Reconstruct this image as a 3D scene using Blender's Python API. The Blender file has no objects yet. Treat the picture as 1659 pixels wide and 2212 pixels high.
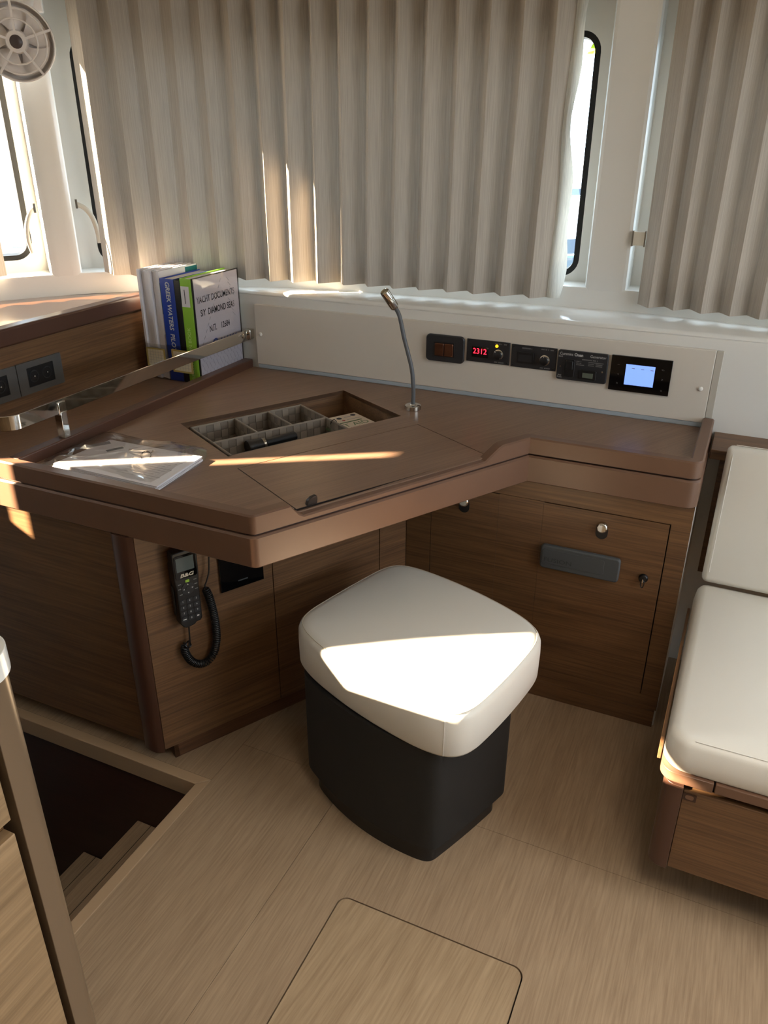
import bpy, bmesh, math, random
from mathutils import Vector, Matrix, noise
random.seed(7)
S = bpy.context.scene
C = S.collection
R = math.radians
# ------------------------------------------------------------------ camera
H = 1.45; F = 1708.55; CX, CY = 829.5, 1106.0
RIGHT = Vector((0.9090174, 0.41674655, 0.00311089)); DOWN = Vector((0.1840029, -0.39463152, -0.90022714)); FWD = Vector((-0.3739389, 0.81889454, -0.43540949))
cam = bpy.data.cameras.new('camera'); co = bpy.data.objects.new('camera', cam); C.objects.link(co)
m = Matrix.Identity(4)
for i in range(3):
    m[i][0] = RIGHT[i]; m[i][1] = -DOWN[i]; m[i][2] = -FWD[i]
m[2][3] = H
co.matrix_world = m
cam.sensor_fit = 'VERTICAL'; cam.sensor_height = 36.0; cam.lens = F / 2212 * 36.0; cam.clip_start = 0.02; cam.clip_end = 500
S.camera = co
# ------------------------------------------------------------------ world, sun, daylight, added fill lamps, exposure
w = bpy.data.worlds.new('world'); S.world = w; w.use_nodes = True
bg = w.node_tree.nodes['Background']; bg.inputs[0].default_value = (0.68, 0.84, 1.0, 1); bg.inputs[1].default_value = 8.5
SUN_AZ, SUN_SLOPE = R(32.0), 0.42
sd = Vector((math.cos(SUN_AZ), math.sin(SUN_AZ), -SUN_SLOPE)).normalized()
sl = bpy.data.lights.new('sun', 'SUN'); sl.energy = 95; sl.angle = R(0.6); sl.color = (1.0, 0.80, 0.56)
so = bpy.data.objects.new('sun', sl); C.objects.link(so); so.rotation_euler = sd.to_track_quat('-Z', 'Y').to_euler(); so.location = (-6, -4, 5)
def area(name, loc, rot, sx, sy, e, col):
    l = bpy.data.lights.new(name, 'AREA'); l.shape = 'RECTANGLE'; l.size = sx; l.size_y = sy; l.energy = e; l.color = col
    o = bpy.data.objects.new(name, l); C.objects.link(o); o.location = loc; o.rotation_euler = rot
    return o
area('daylight_side_window', (2.55, 1.0, 1.35), (0, R(90), 0), 0.7, 1.8, 14, (1.0, 0.97, 0.93))
dl = area('floor_fill_light', (0.30, 0.35, 1.94), (0, 0, 0), .5, .5, 7.5, (1.0, 0.90, 0.78)); dl.data.spread = R(95)  # unseen lamp added overhead to brighten the floor and stool
area('locker_fill_light', (1.3, 1.0, 1.94), (0, 0, 0), .6, .6, 15, (1.0, 0.97, 0.93))  # added fill for the locker and right side; the ceiling is closed here
S.view_settings.view_transform = 'Standard'; S.view_settings.look = 'None'; S.view_settings.gamma = 1.0
S.view_settings.exposure = -0.08
try: S.view_settings.use_curve_mapping = False
except Exception: pass

# ------------------------------------------------------------------ pixel -> place helpers (a pixel gives a direction; the distance comes from the surface it lies on)
def ray(u, v): return RIGHT * ((u - CX) / F) + DOWN * ((v - CY) / F) + FWD
O = Vector((0, 0, H))
def P(u, v, z=None, x=None, y=None, pl=None):
    d = ray(u, v)
    if z is not None: t = (z - H) / d.z
    elif x is not None: t = x / d.x
    elif y is not None: t = y / d.y
    else:
        A, D = pl; n = Vector((-D[1], D[0])); t = (n.x * A[0] + n.y * A[1]) / (n.x * d.x + n.y * d.y)
    return O + d * t
# ------------------------------------------------------------------ materials
def nt(name):
    m = bpy.data.materials.new(name); m.use_nodes = True
    t = m.node_tree; return m, t, t.nodes['Principled BSDF'], t.nodes.new, t.links.new
def lin(c):
    return tuple(((x / 255) / 12.92 if x / 255 < .04045 else ((x / 255 + .055) / 1.055) ** 2.4) for x in c) + (1,)
def mat(name, col, rough=.5, metal=0, spec=.5, bump=0, bscale=200, var=0, coat=0, emit=None, es=0, alpha=1):
    m, t, b, N, L = nt(name)
    b.inputs['Base Color'].default_value = lin(col); b.inputs['Roughness'].default_value = rough; b.inputs['Metallic'].default_value = metal
    b.inputs['Specular IOR Level'].default_value = spec; b.inputs['Coat Weight'].default_value = coat
    if emit: b.inputs['Emission Color'].default_value = lin(emit); b.inputs['Emission Strength'].default_value = es
    if var or bump:
        tc = N('ShaderNodeTexCoord'); n = N('ShaderNodeTexNoise'); n.inputs['Scale'].default_value = bscale; n.inputs['Detail'].default_value = 4; L(tc.outputs['Object'], n.inputs['Vector'])
        if bump:
            bp = N('ShaderNodeBump'); bp.inputs['Strength'].default_value = bump; bp.inputs['Distance'].default_value = .002; L(n.outputs['Fac'], bp.inputs['Height']); L(bp.outputs[0], b.inputs['Normal'])
        if var:
            n2 = N('ShaderNodeTexNoise'); n2.inputs['Scale'].default_value = 9; n2.inputs['Detail'].default_value = 3; L(tc.outputs['Object'], n2.inputs['Vector'])
            mx = N('ShaderNodeMix'); mx.data_type = 'RGBA'; c = lin(col)
            mx.inputs['A'].default_value = tuple(x * (1 - var) for x in c[:3]) + (1,); mx.inputs['B'].default_value = tuple(min(1, x * (1 + var)) for x in c[:3]) + (1,)
            L(n2.outputs['Fac'], mx.inputs['Factor']); L(mx.outputs['Result'], b.inputs['Base Color'])
    return m
def wood(name, c1, c2, ang=0, rough=.42, fine=230, coat=0, bump=.12, along=5, vert=False, spec=.5):
    m, t, b, N, L = nt(name)
    tc = N('ShaderNodeTexCoord'); mp = N('ShaderNodeMapping'); mp.vector_type = 'TEXTURE'; mp.inputs['Rotation'].default_value = (0, 0, ang); L(tc.outputs['Object'], mp.inputs['Vector'])
    def stretched(a, f, det, off):
        s = N('ShaderNodeVectorMath'); s.operation = 'MULTIPLY'; s.inputs[1].default_value = (f, f, a) if vert else (a, f, f); L(mp.outputs[0], s.inputs[0])
        n = N('ShaderNodeTexNoise'); n.inputs['Scale'].default_value = 1; n.inputs['Detail'].default_value = det; n.inputs['Roughness'].default_value = .6; n.inputs['Distortion'].default_value = off; L(s.outputs[0], n.inputs['Vector']); return n
    a = stretched(along, fine, 5, .1); d = stretched(along * .5, fine * .12, 3, .5)
    ad = N('ShaderNodeMath'); ad.operation = 'MULTIPLY_ADD'; L(a.outputs['Fac'], ad.inputs[0]); ad.inputs[1].default_value = .65
    sc = N('ShaderNodeMath'); sc.operation = 'MULTIPLY'; sc.inputs[1].default_value = .35; L(d.outputs['Fac'], sc.inputs[0]); L(sc.outputs[0], ad.inputs[2])
    cr = N('ShaderNodeValToRGB'); cr.color_ramp.elements[0].position = .34; cr.color_ramp.elements[1].position = .64
    cr.color_ramp.elements[0].color = lin(c1); cr.color_ramp.elements[1].color = lin(c2); L(ad.outputs[0], cr.inputs[0]); L(cr.outputs[0], b.inputs['Base Color'])
    bp = N('ShaderNodeBump'); bp.inputs['Strength'].default_value = bump; bp.inputs['Distance'].default_value = .001; L(a.outputs['Fac'], bp.inputs['Height']); L(bp.outputs[0], b.inputs['Normal'])
    b.inputs['Roughness'].default_value = rough; b.inputs['Coat Weight'].default_value = coat; b.inputs['Coat Roughness'].default_value = .08; b.inputs['Specular IOR Level'].default_value = spec
    return m
DIAG = math.atan2(.8692, .4944)
W1, W2 = (78, 54, 35), (120, 87, 56)
M = {}
M['wood_x'] = wood('walnut veneer grain across', W1, W2, 0)
M['wood_y'] = wood('walnut veneer grain fore and aft', W1, W2, R(90))
M['wood_d'] = wood('walnut veneer grain diagonal', W1, W2, DIAG)
M['wood_top'] = wood('walnut desk top', (110, 84, 66), (134, 105, 84), DIAG, rough=.36, fine=260, bump=.06)
M['wood_gloss'] = wood('glossy walnut shelf', (96, 60, 38), (126, 84, 54), R(70), rough=.12, coat=1.0, bump=.01)
M['wood_gloss'].node_tree.nodes['Principled BSDF'].inputs['Coat IOR'].default_value = 2.1; M['wood_gloss'].node_tree.nodes['Principled BSDF'].inputs['Coat Roughness'].default_value = .05
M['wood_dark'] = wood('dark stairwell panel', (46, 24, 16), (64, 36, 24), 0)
M['stain'] = mat('stained solid timber', (107, 78, 60), rough=.38, var=.1, bump=.03, bscale=400)
M['stain_dark'] = mat('dark stained trim', (80, 53, 41), rough=.32, var=.1)
M['oak'] = wood('pale oak floor laminate', (136, 114, 90), (165, 142, 115), R(90), rough=.5, fine=210, bump=.1, along=9)
M['oak2'] = wood('pale oak floor laminate hatch', (140, 117, 90), (170, 147, 117), R(84), rough=.5, fine=190, bump=.1, along=9)
M['oak_edge'] = mat('pale floor edge trim', (166, 141, 112), rough=.45, var=.05)
M['oak_galley'] = wood('pale oak galley front', (120, 96, 68), (166, 137, 102), R(90), rough=.45, fine=110, along=4)
M['gel'] = mat('white gelcoat', (226, 224, 218), rough=.16, spec=.5)
M['panel'] = mat('cream laminate panel', (214, 206, 194), rough=.28)
M['cream_matt'] = mat('white matt liner', (205, 200, 190), rough=.6)
M['ceil'] = mat('white headliner', (222, 216, 206), rough=.8, bump=.1)
M['leather'] = mat('white leather', (216, 211, 200), rough=.42, bump=.06, bscale=500)
M['black'] = mat('black plastic', (18, 18, 19), rough=.42)
M['blackm'] = mat('black fabric base', (22, 20, 17), rough=.75, bump=.25, bscale=900)
M['rubber'] = mat('black rubber gasket', (8, 8, 9), rough=.6)
M['gap'] = mat('dark joint', (20, 12, 8), rough=.8)
M['groove'] = mat('dark edge groove', (48, 28, 20), rough=.5)
M['chrome'] = mat('polished steel', (214, 210, 202), rough=.06, metal=1)
M['nickel'] = mat('brushed nickel', (170, 164, 154), rough=.25, metal=1)
M['neck'] = mat('grey gooseneck sleeve', (92, 94, 97), rough=.45)
M['charcoal'] = mat('charcoal plastic', (38, 39, 42), rough=.38, bump=.05, bscale=700)
M['greyrub'] = mat('grey silicone cover', (72, 76, 78), rough=.5)
M['greyrub2'] = mat('dark grey embossing', (50, 54, 56), rough=.5)
M['silver'] = mat('titanium grey plate', (112, 112, 110), rough=.35, metal=.6)
M['white'] = mat('white plastic', (228, 224, 216), rough=.4)
M['paper'] = mat('white paper', (214, 210, 212), rough=.7)
M['paper2'] = mat('printed white sheet', (204, 200, 210), rough=.25)
M['ink'] = mat('black ink', (40, 40, 48), rough=.7)
M['inkblue'] = mat('blue ink', (52, 72, 140), rough=.7)
M['inkgrey'] = mat('grey print', (150, 150, 158), rough=.7)
M['blue'] = mat('blue book cover', (34, 62, 150), rough=.35)
M['teal'] = mat('teal print', (16, 100, 104), rough=.4)
M['green'] = mat('lime green binder', (140, 190, 60), rough=.35)
M['greentxt'] = mat('pale green lettering', (196, 222, 140), rough=.5)
M['gold'] = mat('gold label frame', (178, 158, 92), rough=.5)
M['label'] = mat('cream label card', (214, 206, 180), rough=.6)
M['bookgreen'] = mat('dark green lettering', (52, 92, 40), rough=.6)
M['bookred'] = mat('red lettering', (176, 44, 44), rough=.6)
M['skin'] = mat('cream book cover', (206, 188, 166), rough=.45)
M['basket'] = mat('woven grey ribbon', (134, 122, 108), rough=.75, bump=.3, bscale=900)
M['basket2'] = mat('woven grey ribbon darker', (118, 106, 93), rough=.75, bump=.3, bscale=900)
M['red'] = mat('red plastic', (190, 40, 34), rough=.4)
M['led'] = mat('red digits', (120, 10, 14), emit=(255, 30, 50), es=6)
M['amber'] = mat('amber lamp', (240, 170, 20), emit=(255, 180, 20), es=4)
M['lcd'] = mat('backlit blue screen', (120, 150, 220), emit=(132, 170, 255), es=1.0)
M['lcdgrey'] = mat('grey liquid crystal', (98, 104, 92), rough=.15)
M['screen'] = mat('glossy display glass', (8, 8, 9), rough=.05)
M['grscreen'] = mat('radio screen glass', (86, 94, 92), rough=.08)
M['txtw'] = mat('white lettering', (200, 200, 196), rough=.6)
M['txtg'] = mat('grey lettering', (120, 120, 118), rough=.6)
M['lime'] = mat('lime key', (150, 190, 60), rough=.5)
M['copper'] = mat('copper tinted switch', (110, 70, 50), rough=.12, metal=.6)
M['fan'] = mat('translucent white fan plastic', (238, 230, 224), rough=.25)
M['fandark'] = mat('fan hub cap', (72, 60, 58), rough=.4)
M['sea'] = mat('harbour water', (70, 96, 110), rough=.08)
M['hull'] = mat('white boat hull', (235, 238, 240), rough=.3)
M['hullblue'] = mat('pale blue hull stripe', (120, 160, 200), rough=.3)
M['tintglass'] = mat('dark boat window', (40, 54, 70), rough=.08)
M['leaf'] = mat('yellow green foliage', (150, 168, 50), rough=.7, var=.4)  # yellow green leaf colour with random tone variation
M['trunk'] = mat('tree bark', (80, 64, 48), rough=.8)
M['quay'] = mat('concrete quay', (170, 166, 158), rough=.8, var=.1)
def trans_mat(name, gloss=.1, tint=(1, 1, 1, 1), rough=.02):
    m, t, b, N, L = nt(name); out = t.nodes['Material Output']
    tr = N('ShaderNodeBsdfTransparent'); tr.inputs[0].default_value = tint; g = N('ShaderNodeBsdfGlossy'); g.inputs['Roughness'].default_value = rough
    fr = N('ShaderNodeLayerWeight'); fr.inputs[0].default_value = .5; pw = N('ShaderNodeMath'); pw.operation = 'POWER'; pw.inputs[1].default_value = 4; L(fr.outputs['Facing'], pw.inputs[0])
    mt = N('ShaderNodeMath'); mt.operation = 'MULTIPLY_ADD'; mt.inputs[1].default_value = .6; mt.inputs[2].default_value = gloss; L(pw.outputs[0], mt.inputs[0])
    mx = N('ShaderNodeMixShader'); L(mt.outputs[0], mx.inputs[0]); L(tr.outputs[0], mx.inputs[1]); L(g.outputs[0], mx.inputs[2]); L(mx.outputs[0], out.inputs[0])
    return m
M['glass'] = trans_mat('window glass', .03, (.97, .99, .98, 1))
M['film'] = trans_mat('clear plastic film', .20, (.95, .95, .95, 1), .10)
M['acrylic'] = trans_mat('clear acrylic', .02, (.9, .9, .9, 1), .05)
def fabric(name, col, transl=.35):
    m, t, b, N, L = nt(name); out = t.nodes['Material Output']
    tc = N('ShaderNodeTexCoord'); v = N('ShaderNodeVectorMath'); v.operation = 'MULTIPLY'; v.inputs[1].default_value = (420, 420, 9); L(tc.outputs['Object'], v.inputs[0])
    n = N('ShaderNodeTexNoise'); n.inputs['Scale'].default_value = 1; n.inputs['Detail'].default_value = 4; L(v.outputs[0], n.inputs['Vector'])
    cr = N('ShaderNodeValToRGB'); c = lin(col); cr.color_ramp.elements[0].position = .3; cr.color_ramp.elements[1].position = .7
    cr.color_ramp.elements[0].color = tuple(x * .86 for x in c[:3]) + (1,); cr.color_ramp.elements[1].color = tuple(min(1, x * 1.1) for x in c[:3]) + (1,); L(n.outputs['Fac'], cr.inputs[0])
    L(cr.outputs[0], b.inputs['Base Color']); b.inputs['Roughness'].default_value = .85; b.inputs['Specular IOR Level'].default_value = .15
    bp = N('ShaderNodeBump'); bp.inputs['Strength'].default_value = .25; bp.inputs['Distance'].default_value = .001; L(n.outputs['Fac'], bp.inputs['Height']); L(bp.outputs[0], b.inputs['Normal'])
    tr = N('ShaderNodeBsdfTranslucent'); L(cr.outputs[0], tr.inputs[0]); mx = N('ShaderNodeMixShader'); mx.inputs[0].default_value = transl
    L(b.outputs[0], mx.inputs[1]); L(tr.outputs[0], mx.inputs[2]); L(mx.outputs[0], out.inputs[0])
    return m
M['curtain'] = fabric('grey beige curtain', (174, 163, 150), .06)
M['lining'] = fabric('pale curtain lining', (214, 210, 200), .4)
M['strap'] = mat('white curtain strap', (226, 222, 210), rough=.6)

# ------------------------------------------------------------------ mesh helpers
def obj(name, bm, m, parent=None, origin=None, bevel=0, smooth=40, seg=2):
    me = bpy.data.meshes.new(name)
    if isinstance(bm, tuple):
        me.from_pydata(*bm); b2 = bmesh.new(); b2.from_mesh(me); bm = b2
    bmesh.ops.recalc_face_normals(bm, faces=bm.faces)
    bm.to_mesh(me); bm.free()
    me.materials.append(M[m] if isinstance(m, str) else m)
    o = bpy.data.objects.new(name, me); C.objects.link(o)
    if smooth:
        for p in me.polygons: p.use_smooth = True
        me.set_sharp_from_angle(angle=R(smooth))
    if bevel:
        md = o.modifiers.new('bevel', 'BEVEL'); md.width = bevel; md.segments = seg; md.limit_method = 'ANGLE'; md.angle_limit = R(35); md.harden_normals = False
    if parent:
        o.parent = parent; o.matrix_parent_inverse = ROOTINV[parent.name]
    else:
        if origin is None:
            xs = [v.co for v in me.vertices]; mn = [min(c[i] for c in xs) for i in range(3)]; mxx = [max(c[i] for c in xs) for i in range(3)]
            origin = ((mn[0] + mxx[0]) / 2, (mn[1] + mxx[1]) / 2, mn[2])
        origin = Vector(origin); me.transform(Matrix.Translation(-origin)); o.location = origin
    if parent is None or True: ROOTINV[o.name] = Matrix.Translation(-o.location) if parent is None else Matrix.Identity(4)
    return o
ROOTINV = {}
def tag(o, label, cat, group=None, kind=None):
    o['label'] = label
    if cat: o['category'] = cat
    if group: o['group'] = group
    if kind: o['kind'] = kind
    return o
def thing(name, label, cat, loc, group=None, kind=None):
    o = bpy.data.objects.new(name, None); C.objects.link(o); o.location = loc; o.empty_display_size = .05
    ROOTINV[o.name] = Matrix.Translation(-Vector(loc))
    return tag(o, label, cat, group, kind)
def struct(name, bm, m, label=None, parent=None, **k):
    o = obj(name, bm, m, parent, **k)
    o['kind'] = 'structure'
    if label: o['label'] = label
    return o
def sstruct(name, loc, label):
    o = bpy.data.objects.new(name, None); C.objects.link(o); o.location = loc; o.empty_display_size = .05
    ROOTINV[o.name] = Matrix.Translation(-Vector(loc)); o['kind'] = 'structure'; o['label'] = label; return o
def V3(p, z): return Vector((p[0], p[1], z))
def box(x0, x1, y0, y1, z0, z1, bm=None):
    bm = bm or bmesh.new()
    vs = [bm.verts.new((x, y, z)) for z in (z0, z1) for x, y in ((x0, y0), (x1, y0), (x1, y1), (x0, y1))]
    for f in ((0, 1, 2, 3), (4, 5, 6, 7), (0, 1, 5, 4), (1, 2, 6, 5), (2, 3, 7, 6), (3, 0, 4, 7)): bm.faces.new([vs[i] for i in f])
    return bm
def prism(poly, z0, z1, bm=None):
    bm = bm or bmesh.new()
    a = [bm.verts.new((p[0], p[1], z0)) for p in poly]; b = [bm.verts.new((p[0], p[1], z1)) for p in poly]
    bm.faces.new(a); bm.faces.new(b); n = len(poly)
    for i in range(n): bm.faces.new((a[i], a[(i + 1) % n], b[(i + 1) % n], b[i]))
    return bm
def fbox(o, ex, ey, ez, bm=None):   # box from a corner and three edge vectors
    bm = bm or bmesh.new(); o = Vector(o); ex, ey, ez = Vector(ex), Vector(ey), Vector(ez)
    vs = [bm.verts.new(o + k) for k in (ex * 0, ex, ex + ey, ey, ez, ex + ez, ex + ey + ez, ey + ez)]
    for f in ((0, 1, 2, 3), (4, 5, 6, 7), (0, 1, 5, 4), (1, 2, 6, 5), (2, 3, 7, 6), (3, 0, 4, 7)): bm.faces.new([vs[i] for i in f])
    return bm
def fprism(o, ex, ey, n, pts, t, bm=None):   # polygon pts in plane (ex,ey) at o, extruded t along n
    bm = bm or bmesh.new(); o, ex, ey, n = Vector(o), Vector(ex), Vector(ey), Vector(n)
    a = [bm.verts.new(o + ex * p[0] + ey * p[1]) for p in pts]; b = [bm.verts.new(o + ex * p[0] + ey * p[1] + n * t) for p in pts]
    bm.faces.new(a); bm.faces.new(b); k = len(pts)
    for i in range(k): bm.faces.new((a[i], a[(i + 1) % k], b[(i + 1) % k], b[i]))
    return bm
def rrect(w, h, r, n=5, cx=0, cy=0):
    pts = []
    for (sx, sy, a0) in ((1, 1, 0), (-1, 1, 90), (-1, -1, 180), (1, -1, 270)):
        for i in range(n + 1):
            a = R(a0 + 90 * i / n); pts.append((cx + sx * (w / 2 - r) + r * math.cos(a), cy + sy * (h / 2 - r) + r * math.sin(a)))
    return pts
def rpoly(pts, rads, n=6):
    out = []; k = len(pts)
    for i in range(k):
        p = Vector(pts[i][:2]); r = rads[i] if isinstance(rads, (list, tuple)) else rads
        if r <= 0: out.append(p); continue
        a = (Vector(pts[i - 1][:2]) - p).normalized(); b = (Vector(pts[(i + 1) % k][:2]) - p).normalized()
        ang = a.angle(b); d = r / math.tan(ang / 2); c = p + (a + b).normalized() * (r / math.sin(ang / 2))
        s = p + a * d - c; e = p + b * d - c; tot = s.angle_signed(e)
        for j in range(n + 1):
            q = s.copy(); q.rotate(Matrix.Rotation(-tot * j / n, 2)); out.append(c + q)
    return out
def tube(path, r, n=10, bm=None, cap=True, closed=False):
    bm = bm or bmesh.new(); path = [Vector(p) for p in path]; rings = []; up = None; k = len(path)
    for i, p in enumerate(path):
        t = (path[(i + 1) % k] - path[i - 1]) if closed else (path[min(i + 1, k - 1)] - path[max(i - 1, 0)])
        t.normalize()
        if up is None: up = t.orthogonal().normalized()
        up = (up - t * up.dot(t)).normalized(); s = t.cross(up); rr = r[i] if isinstance(r, (list, tuple)) else r
        rings.append([bm.verts.new(p + (up * math.cos(2 * math.pi * j / n) + s * math.sin(2 * math.pi * j / n)) * rr) for j in range(n)])
    for i in range(k if closed else k - 1):
        A, B = rings[i], rings[(i + 1) % k]
        for j in range(n): bm.faces.new((A[j], A[(j + 1) % n], B[(j + 1) % n], B[j]))
    if cap and not closed: bm.faces.new(rings[0]); bm.faces.new(rings[-1])
    return bm
def lathe(o, axis, prof, n=28, bm=None):   # prof: (radius, height along axis)
    bm = bm or bmesh.new(); o = Vector(o); ax = Vector(axis).normalized(); a = ax.orthogonal().normalized(); b = ax.cross(a); rings = []
    for r, h in prof:
        if r < 1e-6: rings.append([bm.verts.new(o + ax * h)])
        else: rings.append([bm.verts.new(o + ax * h + (a * math.cos(2 * math.pi * j / n) + b * math.sin(2 * math.pi * j / n)) * r) for j in range(n)])
    for A, B in zip(rings, rings[1:]):
        for j in range(n):
            q = [A[j % len(A)], A[(j + 1) % len(A)], B[(j + 1) % len(B)], B[j % len(B)]]; u = []
            [u.append(x) for x in q if x not in u]
            if len(u) > 2: bm.faces.new(u)
    if len(rings[0]) > 1: bm.faces.new(rings[0])
    if len(rings[-1]) > 1: bm.faces.new(rings[-1])
    return bm
def text(name, s, o, ex, ey, size, m, parent, align='CENTER', thick=.0002, shear=0, sx=1, off=0):
    cu = bpy.data.curves.new(name, 'FONT'); cu.body = s; cu.size = 1; cu.align_x = align; cu.align_y = 'CENTER'; cu.extrude = 0; cu.shear = shear; cu.resolution_u = 3; cu.offset = off
    to = bpy.data.objects.new('tmp', cu); C.objects.link(to); dg = bpy.context.evaluated_depsgraph_get(); me = bpy.data.meshes.new_from_object(to.evaluated_get(dg)); bpy.data.objects.remove(to)
    bm = bmesh.new(); bm.from_mesh(me); ex, ey = Vector(ex).normalized(), Vector(ey).normalized(); n = ex.cross(ey); o = Vector(o) + n * .0004
    for v in bm.verts: v.co = o + ex * (v.co.x * size * sx) + ey * (v.co.y * size)
    return obj(name, bm, m, parent, smooth=0)
def sweep(path, prof_fn, bm=None, closed_prof=True):   # path: list of (x,y,nx,ny) with inward normal; prof_fn(i,p)-> list of (inset,z)
    bm = bm or bmesh.new(); rings = []
    def at_inset(q, a):
        x, y, nx, ny = q[:4]
        if len(q) > 4 and a > q[8]: return q[4] + q[6] * (a - q[8]), q[5] + q[7] * (a - q[8])   # past the centre of a rounded corner: follow the mitre
        return x + nx * a, y + ny * a
    for i, q in enumerate(path):
        rings.append([bm.verts.new((*at_inset(q, a), z)) for a, z in prof_fn(i)])
    k = len(rings[0])
    for A, B in zip(rings, rings[1:]):
        for j in range(k if closed_prof else k - 1): bm.faces.new((A[j], A[(j + 1) % k], B[(j + 1) % k], B[j]))
    if closed_prof: bm.faces.new(rings[0]); bm.faces.new(rings[-1])
    return bm
def with_normals(pts, side):   # mitred inward normals
    out = []; k = len(pts)
    for i in range(k):
        p = Vector(pts[i]); a = (p - Vector(pts[max(i - 1, 0)])) if i else None; b = (Vector(pts[min(i + 1, k - 1)]) - p) if i < k - 1 else None
        ns = []
        for d in (a, b):
            if d is not None and d.length > 1e-9: d = d.normalized(); ns.append(Vector((-d.y, d.x)) * side)
        n = ns[0] if len(ns) == 1 else (ns[0] + ns[1]).normalized()
        if len(ns) == 2: n = n / max(.3, n.dot(ns[0]))
        out.append((p.x, p.y, n.x, n.y))
    return out
def copy_tree(o, name=None):
    c = o.copy(); C.objects.link(c)
    for ch in list(o.children):
        d = ch.copy(); C.objects.link(d); d.parent = c; d.matrix_parent_inverse = ch.matrix_parent_inverse.copy()
        for g in list(ch.children):
            e = g.copy(); C.objects.link(e); e.parent = d; e.matrix_parent_inverse = g.matrix_parent_inverse.copy()
    return c
X, Y, Z = Vector((1, 0, 0)), Vector((0, 1, 0)), Vector((0, 0, 1))
ZD, ZL, ZB, ZG0, ZG1 = .741, .768, .651, .7215, .7265
YP = 2.158   # face of the cream instrument panel
YW = 2.172   # face of the white wall behind it
XW = -1.745  # wood wall behind the book shelf
# ================================================================== SETTING
# ---- floor with stair opening and hatch opening
SC = P(417, 1694, z=0); SR = P(51, 1551, z=0)
sx1, sy1 = -1.026, 1.135           # stairwell corner
sx0, sy0 = -1.90, .40
hA, hB, hC, hD = P(740, 1934, z=0), P(1130, 2099, z=0), None, None
hx0, hx1, hy1 = hA.x, hB.x, (hA.y + hB.y) / 2; hy0 = hy1 - .55
fl = sstruct('floor', (0, 0, 0), 'pale oak laminate floor of the saloon')
seam_y, seam_x = 1.302, -.69
struct('floor_base', box(sx1 + .03, 2.6, -2.6, 2.17, -.06, -.012), 'gap', parent=fl)
struct('floor_base', box(-2.42, sx1 + .03, 1.165, 2.17, -.06, -.012), 'gap', parent=fl)
def floor_panel(x0, x1, y0, y1, hole=None):
    g = .0005
    bm = bmesh.new()
    def rect(r): return [bm.verts.new((x, y, 0)) for x, y in r]
    def loop(vs): return [bm.edges.new((vs[i], vs[(i + 1) % len(vs)])) for i in range(len(vs))]
    e = loop(rect([(x0 + g, y0 + g), (x1 - g, y0 + g), (x1 - g, y1 - g), (x0 + g, y1 - g)]))
    if hole: e += loop(rect(hole))
    bmesh.ops.triangle_fill(bm, edges=e, use_beauty=True)
    r = bmesh.ops.extrude_face_region(bm, geom=bm.faces[:])
    for v in r['geom']:
        if isinstance(v, bmesh.types.BMVert): v.co.z = -.012
    return struct('floor_panel', bm, 'oak', parent=fl, smooth=0)
hatch_hole = rpoly([(hx0 - .003, hy0 - .003), (hx1 + .003, hy0 - .003), (hx1 + .003, hy1 + .003), (hx0 - .003, hy1 + .003)], .022)
floor_panel(sx1 + .028, seam_x, -2.6, seam_y); floor_panel(sx1 + .028, seam_x, seam_y, 2.17)
floor_panel(seam_x, .9, -2.6, seam_y, hatch_hole); floor_panel(seam_x, .9, seam_y, 2.17); floor_panel(.9, 2.6, -2.6, seam_y); floor_panel(.9, 2.6, seam_y, 2.17)
floor_panel(-2.42, sx1 + .028, sy1 + .028, 2.17)
bm = prism(rpoly([(hx0, hy0), (hx1, hy0), (hx1, hy1), (hx0, hy1)], .02), -.012, 0)
tag(obj('floor_hatch', bm, 'oak2'), 'pale oak floor hatch with rounded corners and dark joint', 'hatch')
# ---- stairwell
struct('trim_1', prism([(sx1, sy1), (sx1 + .028, sy1 + .028), (sx0, sy1 + .028), (sx0, sy1)], -.052, .001), 'oak_edge', 'pale edge trim along the stairwell below the desk', bevel=.002)
struct('trim_2', prism([(sx1, sy1), (sx1 + .028, sy1 + .028), (sx1 + .028, -.8), (sx1, -.8)], -.052, .001), 'oak_edge', 'pale edge trim between stairs and floor', bevel=.002)
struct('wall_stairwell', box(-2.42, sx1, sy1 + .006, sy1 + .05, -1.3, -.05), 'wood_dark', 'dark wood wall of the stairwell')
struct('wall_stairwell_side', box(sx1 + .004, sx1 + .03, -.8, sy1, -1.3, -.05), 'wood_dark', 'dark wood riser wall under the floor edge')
struct('floor_lower', box(-2.42, sx1, -.8, sy1, -1.3, -1.25), 'oak', 'lower landing floor')
struct('floor_side', box(-2.42, sx1 + .03, -2.6, -.8, -.06, -.001), 'oak', 'floor beside the galley behind the viewer')
struct('wall_stairwell_end', box(-2.42, sx1, -.84, -.8, -1.3, -.06), 'wood_dark', 'dark wood end wall of the stairwell')
st = thing('companionway_stairs', 'pale oak steps going down beside the galley unit', 'stairs', (-1.4, .8, -.95))
tz = [(-1.245, -.224), (-1.483, -.457), (-1.72, -.69)]
for i, (nx, z) in enumerate(tz):
    back = sx1 + .002 if i == 0 else tz[i - 1][0] + .025
    t = obj('tread', box(nx, back, -.2, sy1 + .004, z - .03, z), 'oak', st, bevel=.002)
    obj('nosing_joint', box(nx + .045, nx + .0465, -.2, sy1 + .003, z - .001, z + .0004), 'gap', t, smooth=0)
    obj('riser', box(nx + .02, nx + .03, -.2, sy1 + .004, z - .23, z - .03), 'oak', st)
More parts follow.
